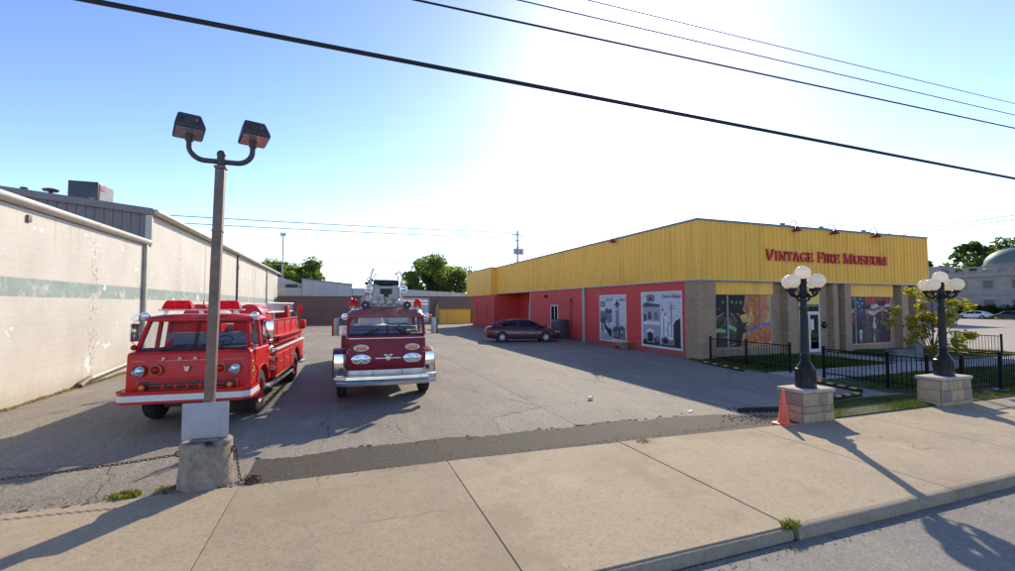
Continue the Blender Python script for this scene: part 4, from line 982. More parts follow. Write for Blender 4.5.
# bumper: channel with white band, wraps the corners
def bump_path(o): return [(-1.16-o, .80), (-1.16-o, .10), (-1.05-o*.4, -.0-o), (1.05+o*.4, -.0-o), (1.16+o, .10), (1.16+o, .80)]
def strip(mb, o0, o1, z0, z1):
    A = bump_path(o0); B = bump_path(o1)
    for i in range(len(A)-1):
        a, b, c, d = A[i], A[i+1], B[i+1], B[i]
        mb.loft([[(a[0], a[1], z0), (d[0], d[1], z0), (d[0], d[1], z1), (a[0], a[1], z1)], [(b[0], b[1], z0), (c[0], c[1], z0), (c[0], c[1], z1), (b[0], b[1], z1)]], caps=i in (0, len(A)-2))
mb = MB(); strip(mb, -.03, .015, .56, .80); strip(mb, -.16, .03, .555, .585); strip(mb, -.16, .03, .775, .80)
bu = mb.build('bumper', 'red1', T, 20)
mb = MB(); strip(mb, .016, .019, .605, .725); mb.build('white_band', 'white', bu, 20)
# upper cab: pillars, roof, rear wall
def bar(mb, p, q, w, d):
    """square-section bar p->q, w across x, d across y"""
    p = Vector(p); q = Vector(q)
    mb.loft([[(p.x-w, p.y-d, p.z), (p.x+w, p.y-d, p.z), (p.x+w, p.y+d, p.z), (p.x-w, p.y+d, p.z)], [(q.x-w, q.y-d, q.z), (q.x+w, q.y-d, q.z), (q.x+w, q.y+d, q.z), (q.x-w, q.y+d, q.z)]])
for s in (-1, 1):
    for a_ in (((s*1.03, .50, 1.53), (s*.93, .80, 2.17), .035, .045), ((s*1.05, 1.42, 1.53), (s*.97, 1.42, 2.17), .03, .05), ((s*1.05, 1.96, 1.53), (s*.97, 1.93, 2.17), .035, .07)):
        mb = MB(); bar(mb, *a_); mb.build('window_pillar', 'red1', T)
mb = MB()
mb.box(-.97, -.72, 1.90, 1.96, 1.535, 2.165); mb.box(.72, .97, 1.90, 1.96, 1.535, 2.165); mb.box(-.719, .719, 1.90, 1.96, 1.535, 1.78); mb.box(-.719, .719, 1.90, 1.96, 2.06, 2.165); mb.box(-.05, .05, 1.90, 1.96, 1.781, 2.059)
mb.build('cab_rear_wall', 'red1', T)
mb = MB(); secs = []
for (dx, y0, y1, z) in ((1.0, .77, 2.02, 2.14), (1.05, .70, 2.05, 2.165), (1.05, .70, 2.05, 2.20), (1.0, .76, 2.02, 2.245), (.82, .92, 1.92, 2.285), (.5, 1.15, 1.75, 2.30)):
    r = .16; sec = []
    for cx, cy, a0 in ((dx-r, y0+r, -90), (dx-r, y1-r, 0), (-dx+r, y1-r, 90), (-dx+r, y0+r, 180)):
        for k in range(6): a = R(a0+k*18); sec.append((cx+r*math.cos(a), cy+r*math.sin(a), z))
    secs.append(sec)
mb.loft(secs); mb.build('cab_roof', 'red1', T, 50)
# windscreen: two panes with rubber frame
def quadpane(mb, a, b, c, d, th=.006):
    a, b, c, d = map(Vector, (a, b, c, d)); n = (b-a).cross(d-a).normalized()*th
    mb.loft([[a, b, c, d], [a+n, b+n, c+n, d+n]])
for s in (-1, 1):
    mb = MB(); quadpane(mb, (s*.025, .49, 1.56), (s*.98, .52, 1.56), (s*.89, .81, 2.15), (s*.025, .78, 2.15))
    pn = mb.build('windscreen', 'glass', T, 0)
    mb = MB(); q = [(s*.022, .485, 1.555), (s*.99, .515, 1.555), (s*.90, .805, 2.155), (s*.022, .775, 2.155)]
    mb.tube(q+[q[0]], .017, 6, caps=False); mb.build('rubber_seal', 'black', pn)
    mb = MB(); mb.tube([(s*.62, .44, 1.56), (s*.50, .445, 1.60), (s*.18, .49, 1.64)] if s < 0 else [(s*.62, .44, 1.56), (s*.50, .445, 1.60), (s*.20, .48, 1.62)], .011, 6); mb.tube([(s*.42, .458, 1.612), (s*.14, .50, 1.66)], .014, 6); mb.build('wiper', 'black', T)
    # door skin, side glass, handle, step light
    mb = MB()
    dp = [(.62, 1.50), (.62, 1.22), (.78, 1.10)] + [(1.33+.63*math.cos(a), .52+.63*math.sin(a)) for a in [R(130-8*k) for k in range(11)]] + [(1.92, 1.0), (1.92, 1.50)]
    dp = [(y_, max(z_, .0)) for y_, z_ in dp]
    mb.prism(dp, 'x', s*1.121, s*1.132) if s > 0 else mb.prism(dp, 'x', -1.132, -1.121)
    dr = mb.build('cab_door', 'red1', T)
    mb = MB(); mb.tube([(s*1.135, 1.75, 1.42), (s*1.17, 1.75, 1.42), (s*1.17, 1.88, 1.42), (s*1.135, 1.88, 1.42)], .012, 6); mb.build('handle', 'chrome', dr)
    mb = MB()
    for (yc, zc, rr) in ((.50, 1.20, .10), (.50, 1.0, .09), (.56, 1.10, .05)):
        mb.torus((s*1.123, yc, zc), rr, .007, (0, 1, 0), (0, 0, 1), 18, 5)
    mb.build('gold_scrollwork', 'gold', T)
    mb = MB(); quadpane(mb, (s*1.035, .60, 1.56), (s*1.04, 1.38, 1.56), (s*.965, 1.38, 2.14), (s*.945, .86, 2.14)); quadpane(mb, (s*1.04, 1.47, 1.56), (s*1.04, 1.90, 1.56), (s*.965, 1.88, 2.14), (s*.965, 1.47, 2.14)); mb.build('side_window', 'glass', T, 0)
    mb = MB(); mb.ball((s*1.06, .44, 1.63), .055, (1, 1.2, 1), 12, 8); mk = mb.build('marker_light', 'redlens', T)
    mb = MB(); mb.cyl((s*1.06, .46, 1.53), (s*1.06, .46, 1.60), .035, seg=10); mb.build('lamp_foot', 'chrome', mk)
    # spotlight at the roof corner
    mb = MB(); mb.lathe([(.085, -.06), (.09, -.04), (.085, .02), (.055, .10), (.01, .14)], (s*1.05, .86, 2.26), 'y', 18); mb.cyl((s*1.0, .9, 2.12), (s*1.04, .9, 2.2), .018, seg=8); sp = mb.build('spotlight', 'chrome', T)
    mb = MB(); mb.lathe([(.08, -.062), (.05, -.072), (.005, -.076)], (s*1.05, .86, 2.26), 'y', 18); mb.build('lens', 'lens', sp)
    # wheel-arch lip
    mb = MB(); pts = [(s*1.125, 1.33+.60*math.cos(R(a)), .52+.60*math.sin(R(a))) for a in range(12, 169, 12)]
    mb.tube(pts, .022, 8); mb.build('wheel_arch_lip', 'red1', T)
# mirrors
mb = MB(); mb.tube([(1.12, .95, 1.55), (1.36, 1.02, 1.66), (1.36, 1.02, 2.16), (1.02, .95, 2.16)], .012, 6); mr = mb.build('mirror', 'chrome', T)
mb = MB(); mb.M = Matrix.Translation((1.30, 1.0, 1.93)) @ Matrix.Rotation(R(-12), 4, 'Z'); mb.box(-.12, .12, -.02, .02, -.22, .20, .01); mb.build('mirror_head', 'mirror', mr)
mb = MB(); mb.tube([(-1.12, .95, 1.55), (-1.28, .90, 1.68), (-1.26, .88, 2.18), (-1.02, .95, 2.16)], .012, 6); mr = mb.build('mirror', 'chrome', T)
mb = MB(); mb.M = Matrix.Translation((-1.26, .9, 1.92)) @ Matrix.Rotation(R(60), 4, 'Z'); mb.box(-.09, .09, -.02, .02, -.20, .18, .01); mb.build('mirror_head', 'mirror', mr)
mb = MB(); mb.lathe([(.075, -.05), (.08, 0), (.04, .09), (.01, .1)], (-1.20, .80, 2.22), 'y', 14); mb.build('side_lamp', 'chrome', T)
# light bar
mb = MB(); mb.box(-.90, .76, 1.03, 1.22, 2.375, 2.405, .01)
for x in (-.78, -.1, .62): mb.box(x-.03, x+.03, 1.08, 1.17, 2.28, 2.374)
lb = mb.build('light_bar', 'alu', T)
for a, b in ((-.84, -.25), (.16, .70)):
    mb = MB(); mb.loft([[(a, 1.0, 2.408), (b, 1.0, 2.408), (b, 1.25, 2.408), (a, 1.25, 2.408)], [(a+.07, 1.05, 2.60), (b-.07, 1.05, 2.60), (b-.07, 1.20, 2.60), (a+.07, 1.20, 2.60)]])
    es = list(mb.bm.edges); bmesh.ops.bevel(mb.bm, geom=es, offset=.02, segments=2, affect='EDGES')
    mb.build('beacon_lens', 'redlens', lb, 40)
mb = MB(); mb.cyl((-.05, 1.1, 2.405), (-.05, 1.1, 2.60), .012, seg=8); mb.build('antenna', 'black', T)
# interior
mb = MB(); mb.box(-.98, .98, 1.15, 1.75, 1.30, 1.56, .05); mb.box(-.98, .98, 1.66, 1.86, 1.56, 1.86, .05); se = mb.build('seat', 'seatgrey', T)
mb = MB(); mb.box(-1.0, 1.0, .50, .74, 1.50, 1.60, .03); mb.build('dashboard', 'seat', T)
mb = MB(); mb.torus((.45, .80, 1.70), .19, .014, (1, 0, 0), (0, .8, .6), 22, 6); mb.cyl((.45, .70, 1.55), (.45, .80, 1.70), .02, seg=8); mb.tube([(.28, .80, 1.70), (.62, .80, 1.70)], .01, 6); mb.build('steering_wheel', 'black', T)
mb = MB(); mb.M = Matrix.Translation((-.55, .72, 1.68)) @ Matrix.Rotation(R(35), 4, 'Y'); mb.box(-.04, .04, -.03, .03, -.12, .12, .015); mb.build('hand_lamp', 'redlens', T)
# pump bay
mb = MB(); mb.box(-1.05, 1.05, 2.06, 2.58, .62, 1.72, .02); mb.build('pump_body', 'red1', T)
for s in (-1, 1):
    mb = MB(); mb.box(min(s*1.052, s*1.075), max(s*1.052, s*1.075), 2.12, 2.54, .80, 1.66, .008); pm = mb.build('pump_panel', 'red1', T)
    mb = MB()
    for (yy, zz, rr) in ((2.22, 1.55, .065), (2.40, 1.55, .065), (2.22, 1.38, .045), (2.35, 1.40, .045), (2.46, 1.38, .045)):
        mb.lathe([(rr*1.15, 0), (rr*1.2, s*.02), (rr, s*.03)], (s*1.076, yy, zz), 'x', 16)
    gg = mb.build('gauge', 'chrome', pm)
    mb = MB()
    for (yy, zz, rr) in ((2.22, 1.55, .065), (2.40, 1.55, .065), (2.22, 1.38, .045), (2.35, 1.40, .045), (2.46, 1.38, .045)): mb.lathe([(rr, s*.022), (.002, s*.032)], (s*1.076, yy, zz), 'x', 16)
    mb.build('gauge_dial', 'gauge', pm)
    mb = MB()
    for (yy, zz, rr) in ((2.25, 1.12, .07), (2.44, 1.12, .07), (2.34, .92, .10)): mb.lathe([(rr*.8, 0), (rr*.8, s*.08), (rr, s*.09), (rr, s*.14), (rr*.3, s*.16), (.01, s*.16)], (s*1.076, yy, zz), 'x', 14)
    for yy in (2.16, 2.30, 2.44): mb.tube([(s*1.076, yy, 1.24), (s*1.13, yy, 1.26), (s*1.15, yy, 1.30)], .011, 6); mb.ball((s*1.15, yy, 1.31), .022, seg=8, n=6)
    mb.build('hose_outlet', 'chrome', pm)
mb = MB(); mb.lathe([(.05, 0), (.06, .16), (.09, .18), (.09, .22), (.02, .23)], (1.0, 2.3, 1.72), 'z', 12); mb.tube([(1.0, 2.3, 1.86), (1.06, 2.15, 1.9), (1.1, 2.0, 1.92)], [.045, .05, .065], 12); mb.build('deck_nozzle', 'chrome', T)
# two barrel covers over the hose reels
for cx in (-.62, .52):
    mb = MB(); pts = [(cx+.33*math.cos(R(a)), 2.18+.34*math.sin(R(a))) for a in range(0, 181, 12)]
    pts = [(cx+.33, 1.72)] + pts + [(cx-.33, 1.72)]
    mb.prism(pts, 'y', 2.45, 3.55, .015, 2); mb.build('hose_reel_cover', 'red1', T, 40)
# rear body
mb = MB()
pr = arch(5.80, .52, .60, 2.62, 7.10, .58, 1.30)
mb.prism(pr, 'x', -1.15, -.55, .02, 2); mb.prism(pr, 'x', .55, 1.15, .02, 2); mb.box(-.549, .549, 2.63, 7.08, .70, 1.29)
body = mb.build('body_compartment', 'red1', T)
for s in (-1, 1):
    mb = MB()
    for (a, b) in ((2.72, 3.55), (3.62, 4.5), (4.58, 5.12)):
        mb.box(min(s*1.151, s*1.165), max(s*1.151, s*1.165), a, b, .68, 1.20, .006, 1)
    d = mb.build('locker_door', 'red1', T)
    mb = MB()
    for c in (3.13, 4.06, 4.85): mb.box(min(s*1.166, s*1.19), max(s*1.166, s*1.19), c-.05, c+.05, .95, .98, .005, 1)
    mb.build('latch', 'chrome', d)
    mb = MB(); mb.box(min(s*.80, s*1.19), max(s*.80, s*1.19), 2.62, 7.12, 1.302, 1.345, .01); mb.build('rub_rail', 'white', T)
    mb = MB(); mb.box(min(s*1.152, s*1.158), max(s*1.152, s*1.158), 2.63, 5.12, .60, .635); mb.build('gold_stripe', 'gold', T)
    mb = MB(); mb.box(min(s*.70, s*1.17), max(s*.70, s*1.17), 2.03, 2.60, .44, .50, .01); mb.box(min(s*.8, s*1.18), max(s*.8, s*1.18), 2.601, 5.1, .44, .50, .01); mb.build('running_board', 'alu', T)
    mb = MB()
    mb.M = None
    mb.box(min(s*.985, s*1.19), max(s*.985, s*1.19), 2.95, 6.95, 1.46, 1.51, .012); mb.box(min(s*.985, s*1.17), max(s*.985, s*1.17), 3.05, 6.90, 1.60, 1.65, .012)
    for yy in (3.1, 4.3, 5.6, 6.8): mb.box(min(s*.975, s*1.0), max(s*.975, s*1.0), yy, yy+.05, 1.345, 1.64)
    mb.build('side_tray', 'red1', T)
    mb = MB(); mb.tube([(s*1.09, 3.1, 1.575), (s*1.09, 6.85, 1.575)], .045, 10); mb.build('suction_hose', 'black', T)
    mb = MB(); mb.box(min(s*.93, s*.98), max(s*.93, s*.98), 2.63, 6.6, 1.34, 2.06, .012)
    for yy in (3.5, 4.6, 5.6): mb.box(min(s*.981, s*.995), max(s*.981, s*.995), yy, yy+.05, 1.66, 2.04)
    mb.box(min(s*.9, s*1.01), max(s*.9, s*1.01), 2.62, 6.61, 2.062, 2.10, .01); mb.build('hose_bed_side', 'red1', T)
    mb = MB(); mb.tube([(s*1.0, 6.72, 1.35), (s*1.0, 6.72, 2.15), (s*.95, 6.66, 2.25)], .02, 8); mb.build('grab_rail', 'chrome', T)
    mb = MB(); mb.cyl((s*1.06, 6.85, 1.34), (s*1.06, 6.85, 2.28), .03, seg=10); mb.cyl((s*1.06, 6.85, 2.28), (s*1.06, 6.85, 2.33), .08, seg=14); be = mb.build('rear_beacon', 'red1', T)
    mb = MB(); mb.lathe([(.085, 0), (.09, .10), (.06, .16), (.01, .18)], (s*1.06, 6.85, 2.332), 'z', 16); mb.build('beacon_lens', 'redlens', be)
    mb = MB(); mb.box(min(s*.98, s*1.22), max(s*.98, s*1.22), 6.95, 7.25, 1.65, 1.98, .06); mb.build('tail_lamp_box', 'red1', T)
    # ladders each side
    if s > 0:
        for (x, zt) in ((.86, 2.40),):
            mb = MB()
            for dz in (0, .26): mb.box(x-.018, x+.018, 2.9, 6.75, zt-.13+dz, zt-.09+dz, .006, 1)
            for k in range(13): mb.cyl((x, 3.05+k*.29, zt-.1), (x, 3.05+k*.29, zt+.14), .014, seg=6)
            for yy in (3.6, 6.0): mb.box(x-.10, x+.03, yy, yy+.05, 2.10, 2.28)
            mb.build('ladder', 'alu', T)
            mb = MB()
            for dz in (0, .22): mb.box(x-.13, x-.10, 3.3, 6.5, zt-.10+dz, zt-.06+dz, .006, 1)
            for k in range(11): mb.cyl((x-.115, 3.45+k*.29, zt-.08), (x-.115, 3.45+k*.29, zt+.14), .013, seg=6)
            mb.build('ladder', 'alu', T)
mb = MB(); mb.box(-.92, .92, 3.6, 6.58, 1.75, 1.98, .06, 3); mb.build('folded_hose', 'canvas', T)
mb = MB(); mb.box(.25, .75, 3.75, 4.1, 2.05, 2.42, .03); mb.box(-.4, .1, 4.6, 5.0, 1.99, 2.38, .03); mb.lathe([(.13, -.05), (.14, 0), (.08, .14)], (.35, 5.6, 2.45), 'y', 14); mb.build('deck_equipment', 'alu', T)
mb = MB(); mb.box(.55, .95, 5.2, 5.55, 2.11, 2.48, .02); mb.build('red_tool_box', 'red1', T)
mb = MB(); mb.box(-1.13, 1.13, 7.11, 7.85, .44, .50, .012); mb.build('tailboard', 'alu', T)
mb = MB(); mb.box(-.45, .45, .3, 7.0, .42, .64); mb.box(-.95, .95, 1.23, 1.43, .42, .60); mb.box(-.85, .85, 5.7, 5.9, .42, .62); mb.cyl((-.3, 3.0, .5), (-.3, 4.4, .5), .16, seg=12); mb.build('chassis', 'under', T)
for s in (-1, 1):
    wheel('front_wheel', .50, .26, s*.965, 1.33, s, T)
    wheel('rear_wheel', .50, .50, s*.86, 5.80, s, T, dual=True)

# ================================================================== fire truck 2 : maroon aerial ladder truck
T = thing('fire_truck', 'maroon snub-nosed ladder fire truck with chrome bumper facing the street', 'fire truck', (1.12, 11.72, 0), R(-.6), 'vintage fire trucks in the lot')
# cab lower: front panel, gently bowed
def rsec(hx, y0, y1, z, r=.12, n=5, bow=.05):
    sec = []
    for cx, cy, a0 in ((hx-r, y0+r, -90), (hx-r, y1-r, 0), (-hx+r, y1-r, 90), (-hx+r, y0+r, 180)):
        for k in range(n):
            a = R(a0+k*90/(n-1)); px_ = cx+r*math.cos(a); py_ = cy+r*math.sin(a)
            if py_ < y0+r*1.01: py_ -= bow*(1-(px_/hx)**2)
            sec.append((px_, py_, z))
        if a0 == 180:
            for k in range(1, 6):
                xx = -hx+r+(2*hx-2*r)*k/6; sec.append((xx, y0-bow*(1-(xx/hx)**2), z))
    return sec
mb = MB(); mb.loft([rsec(.98, .42, 2.6, .85), rsec(1.0, .38, 2.6, .90), rsec(1.01, .36, 2.6, 1.2), rsec(1.0, .40, 2.6, 1.60), rsec(.985, .44, 2.6, 1.70), rsec(.95, .50, 2.55, 1.73)])
mb.build('cab_body', 'red2', T, 40)
mb = MB(); mb.loft([rsec(1.0, .36, .9, .64, bow=.06), rsec(1.0, .36, .9, .845, bow=.06)]); mb.build('lower_valance', 'alu', T, 40)
for x in (-.36, .38):
    mb = MB(); mb.torus((x, .285, .76), .045, .014, (0, 1, 0), (0, 0, 1), 14, 6); mb.box(x-.02, x+.02, .27, .32, .66, .73); mb.build('tow_eye', 'chrome', T)
sec = rsec(1.006, .395, 2.58, 1.635); mb = MB(); mb.loft([sec, [(x, y, z+.022) for x, y, z in sec]]); mb.build('belt_trim', 'alu', T, 40)
# chrome bumper
def bp2(o): return [(-1.24, .42), (-1.23, .16-o), (-1.0, .02-o), (0, -.05-o), (1.0, .02-o), (1.23, .16-o), (1.24, .42)]
mb = MB(); A = bp2(-.035); B = bp2(.035)
zs = [(.50, 0), (.515, .03), (.58, .035), (.62, .012), (.66, .035), (.735, .03), (.75, 0)]
for i in range(len(A)-1):
    for (z0, o0), (z1, o1) in zip(zs, zs[1:]):
        a = bp2(o0)[i]; b = bp2(o0)[i+1]; c = bp2(o1)[i+1]; d = bp2(o1)[i]
        mb.face([(a[0], a[1], z0), (b[0], b[1], z0), (c[0], c[1], z1), (d[0], d[1], z1)])
    a, b = A[i], A[i+1]; mb.face([(a[0], a[1]+.05, .50), (b[0], b[1]+.05, .50), (b[0], b[1]+.05, .75), (a[0], a[1]+.05, .75)]); 
    a0_, b0_ = bp2(0)[i], bp2(0)[i+1]; mb.face([(a0_[0], a0_[1], .75), (b0_[0], b0_[1], .75), (b[0], b[1]+.05, .75), (a[0], a[1]+.05, .75)])
mb.build('bumper', 'chrome', T, 40)
# lamps
for x in (-.645, .63):
    mb = MB(); P1 = ell(0, 0, .19, .085, 24)
    mb.prism([(x+u, 1.41+v) for u, v in P1], 'y', .285, .40, .012, 2); o = mb.build('indicator', 'white', T, 40)
    mb = MB(); mb.box(x-.125, x+.125, .262, .284, 1.362, 1.458, .02); mb.build('lens', 'amber', o)
    mb = MB(); P1 = ell(0, 0, .245, .135, 26)
    mb.prism([(x+u, 1.13+v) for u, v in P1], 'y', .272, .40, .02, 2); o = mb.build('headlight', 'chrome', T, 40)
    for dx in (-.11, .11):
        mb = MB(); mb.lathe([(.10, -.0), (.102, -.022), (.09, -.02), (.06, -.035), (.005, -.04)], (x+dx, .272, 1.13), 'y', 20); mb.build('lens', 'lens', o, 60)
# emblem: bar, roundel, spread wings
mb = MB(); mb.box(-.30, .34, .285, .318, 1.12, 1.155, .008); mb.lathe([(.06, 0), (.065, -.02), (.04, -.03), (.005, -.032)], (.02, .30, 1.135), 'y', 18)
for s in (-1, 1): mb.prism([(.02+s*.01, 1.21), (.02+s*.05, 1.245), (.02+s*.12, 1.235), (.02+s*.09, 1.215), (.02+s*.11, 1.205), (.02+s*.04, 1.20)], 'y', .285, .315)
mb.build('eagle_emblem', 'alu', T, 30)
mb = MB()
for s in (-1, 1): mb.torus((s*.93, .372, 1.32), .05, .008, (1, 0, 0), (0, 0, 1), 18, 5)
mb.build('gold_scrollwork', 'gold', T)
# fenders with polished inner faces, wheels
for s in (-1, 1):
    mb = MB()
    out = [(1.55+.70*math.cos(R(a)), .60+.72*math.sin(R(a))) for a in range(0, 181, 12)]; inn = [(1.55+.62*math.cos(R(a)), .60+.64*math.sin(R(a))) for a in range(180, -1, -12)]
    mb.prism(out+inn, 'x', min(s*1.0, s*1.34), max(s*1.0, s*1.34), .025, 2); f = mb.build('fender', 'red2', T, 40)
    mb = MB(); mb.box(min(s*1.005, s*1.30), max(s*1.005, s*1.30), .82, .86, .62, 1.22, .02); mb.build('splash_plate', 'mirror', f)
    mb = MB(); mb.box(min(s*1.01, s*1.3), max(s*1.01, s*1.3), .80, .86, .54, .615, .01); mb.build('lower_plate', 'alu', f)
    wheel('front_wheel', .50, .27, s*1.10, 1.55, s, T, 'red2')
    wheel('rear_wheel', .50, .52, s*.95, 8.3, s, T, 'red2', dual=True)
    # windscreen posts, roof rails, side glass
    for a_ in (((s*.965, .52, 1.72), (s*.93, .66, 2.2), .035, .05), ((s*.975, 1.5, 1.72), (s*.95, 1.5, 2.2), .03, .05), ((s*.975, 2.5, 1.72), (s*.95, 2.5, 2.2), .03, .05)):
        mb = MB(); bar(mb, *a_); mb.build('window_pillar', 'red2', T)
    mb = MB(); quadpane(mb, (s*.965, .60, 1.74), (s*.965, 1.45, 1.74), (s*.94, 1.45, 2.18), (s*.93, .73, 2.18)); mb.build('side_window', 'glass', T, 0)
    mb = MB(); quadpane(mb, (s*.02, .455, 1.735), (s*.93, .50, 1.735), (s*.90, .64, 2.18), (s*.02, .595, 2.20)); pn = mb.build('windscreen', 'glass', T, 0)
    mb = MB(); q = [(s*.018, .45, 1.73), (s*.935, .495, 1.73), (s*.905, .635, 2.185), (s*.018, .59, 2.205)]; mb.tube(q+[q[0]], .015, 6, caps=False); mb.build('rubber_seal', 'black', pn)
    mb = MB(); mb.tube([(s*.52, .40, 1.72), (s*.45, .43, 1.76), (s*.22, .47, 1.86)], .011, 6); mb.tube([(s*.62, .44, 1.74), (s*.18, .485, 1.90)], .013, 6); mb.build('wiper', 'black', T)
    mb = MB(); mb.prism([(s*.935, 2.20), (s*.70, 2.205), (s*.82, 2.165), (s*.885, 2.09), (s*.925, 1.98)] if s < 0 else [(s*.935, 2.20), (s*.925, 1.98), (s*.885, 2.09), (s*.82, 2.165), (s*.70, 2.205)], 'y', .585, .605); mb.build('window_corner', 'red2', T)
    # roof fittings
    mb = MB(); mb.lathe([(.10, 0), (.12, .03), (.10, .05), (.06, .08), (.05, .13), (.10, .14), (.11, .19)], (s*.84, .90, 2.28), 'z', 18); be = mb.build('beacon', 'chrome', T)
    mb = MB(); mb.lathe([(.105, 0), (.11, .07), (.085, .15), (.04, .19), (.005, .20)], (s*.84, .90, 2.471), 'z', 18); mb.build('beacon_lens', 'redlens', be)
    mb = MB(); mb.lathe([(.105, -.05), (.11, -.02), (.08, .06), (.05, .16), (.01, .18)], (s*.545, .82, 2.50), 'y', 20); mb.cyl((s*.545, .86, 2.32), (s*.545, .86, 2.45), .03, seg=8); ho = mb.build('siren_horn', 'black', T)
    mb = MB(); mb.lathe([(.03, -.06), (.02, -.075), (.002, -.08)], (s*.545, .82, 2.50), 'y', 12); mb.build('horn_center', 'alu', ho)
    mb = MB(); mb.tube([(s*.97, .72, 1.70), (s*1.26, .66, 1.72), (s*1.26, .66, 2.16), (s*.97, .76, 2.18)], .011, 6); mr = mb.build('mirror', 'alu', T)
    mb = MB(); mb.M = Matrix.Translation((s*1.26, .66, 1.95)) @ Matrix.Rotation(R(s*-38), 4, 'Z'); mb.box(-.085, .085, -.025, .025, -.23, .20, .015); mh = mb.build('mirror_head', 'ladder', mr)
    mb = MB(); mb.M = Matrix.Translation((s*1.26, .66, 1.95)) @ Matrix.Rotation(R(s*-38), 4, 'Z'); mb.box(-.10, -.088, -.028, .028, -.24, .21) if s < 0 else mb.box(.088, .10, -.028, .028, -.24, .21); mb.build('mirror_edge', 'redlens' if s < 0 else 'black', mr)
    mb = MB(); mb.lathe([(.08, -.05), (.085, -.03), (.075, .03), (.03, .10), (.005, .11)], (s*1.05, .74, 2.20), 'y', 16); mb.tube([(s*.95, .8, 2.15), (s*1.05, .78, 2.18)], .014, 6); sp = mb.build('spotlight', 'chrome', T)
    mb = MB(); mb.lathe([(.07, -.052), (.03, -.062), (.003, -.064)], (s*1.05, .74, 2.20), 'y', 16); mb.build('lens', 'lens', sp)
    if s > 0:
        mb = MB(); mb.ball((1.18, .95, 2.19), .065, (1.2, 1, .9), 12, 8); mb.build('side_beacon', 'redlens', T)
# arched roof
mb = MB(); secs = []
for (y, h, hx, zb) in ((.56, .04, .93, 2.185), (.60, .13, .97, 2.17), (.70, .19, .985, 2.18), (.95, .24, .99, 2.18), (1.5, .25, .99, 2.18), (2.3, .24, .99, 2.18), (2.6, .16, .97, 2.18)):
    sec = [(-hx, y, zb), (hx, y, zb)]
    for k in range(15):
        a = PI*k/14; c = math.cos(a); s_ = math.sin(a); sec.append((hx*(abs(c)**.75)*(1 if c > 0 else -1), y, zb+.03+h*(s_**.8)))
    secs.append(sec)
mb.loft(secs); mb.build('cab_roof', 'faded_highlight_roof', T, 50)
mb = MB()
for x in (.03, .26): mb.ball((x, .62, 2.335), .028, (1, .8, 1), 10, 6)
mb.build('roof_marker_light', 'amber', T)
mb = MB(); mb.box(-.93, .93, 1.25, 1.75, 1.45, 1.80, .05); mb.box(-.93, .93, 1.70, 1.86, 1.74, 1.90, .05); mb.build('seat', 'seatgrey', T)
mb = MB(); mb.box(-.94, .94, .56, .80, 1.70, 1.755, .02); mb.build('dashboard', 'seat', T)
mb = MB(); mb.torus((-.45 if False else .50, .92, 1.86), .19, .013, (1, 0, 0), (0, .75, .66), 22, 6); mb.cyl((.5, .8, 1.7), (.5, .92, 1.86), .02, seg=8); mb.build('steering_wheel', 'black', T)
mb = MB(); mb.box(-.95, -.78, 2.52, 2.58, 1.735, 2.18); mb.box(.78, .95, 2.52, 2.58, 1.735, 2.18); mb.box(-.775, .775, 2.52, 2.58, 1.735, 1.84); mb.build('cab_rear_wall', 'ladder', T)
# body, turntable, ladder bed
mb = MB(); mb.box(-1.15, 1.15, 2.68, 5.0, .60, 1.58, .03); mb.box(-1.15, 1.15, 5.02, 7.6, .60, 1.50, .03); mb.box(-1.15, 1.15, 9.0, 11.0, .62, 1.50, .03); mb.box(-1.15, 1.15, 7.601, 8.999, 1.2, 1.49, .02); mb.build('body_compartment', 'red2', T)
mb = MB(); mb.box(-.45, .45, .5, 10.8, .42, .62); mb.box(-1.0, 1.0, 1.45, 1.65, .42, .58); mb.box(-.9, .9, 8.2, 8.4, .42, .6); mb.build('chassis', 'under', T)
mb = MB(); mb.lathe([(.75, 1.5), (.78, 1.62), (.55, 1.68), (.5, 2.1), (.3, 2.2)], (0, 9.2, 0), 'z', 24); mb.build('turntable', 'ladder', T)
def truss(x, z0, z1, y0, y1, r, dz=0):
    mb.tube([(x, y0, z0), (x, y1, z0+dz)], r, 8); mb.tube([(x, y0, z1), (x, y1, z1+dz)], r*.85, 8)
    n = 16
    for k in range(n):
        a = y0+(y1-y0)*k/n; b = y0+(y1-y0)*(k+1)/n; mb.tube([(x, a, z0+dz*k/n), (x, (a+b)/2, z1+dz*(k+.5)/n), (x, b, z0+dz*(k+1)/n)], r*.5, 5)
mb = MB()
for s in (-1, 1): truss(s*.40, 2.62, 2.98, 1.2, 10.0, .035, -.25)
for k in range(24): mb.cyl((-.40, 1.3+k*.36, 2.62-.25*k/24), (.40, 1.3+k*.36, 2.62-.25*k/24), .018, seg=6)
mb.build('ladder_base_section', 'ladder', T)
mb = MB()
for s in (-1, 1): truss(s*.30, 2.70, 3.02, .95, 9.5, .028, -.25)
for k in range(24): mb.cyl((-.30, 1.0+k*.35, 2.70-.25*k/24), (.30, 1.0+k*.35, 2.70-.25*k/24), .016, seg=6)
mb.build('ladder_fly_section', 'ladder', T)
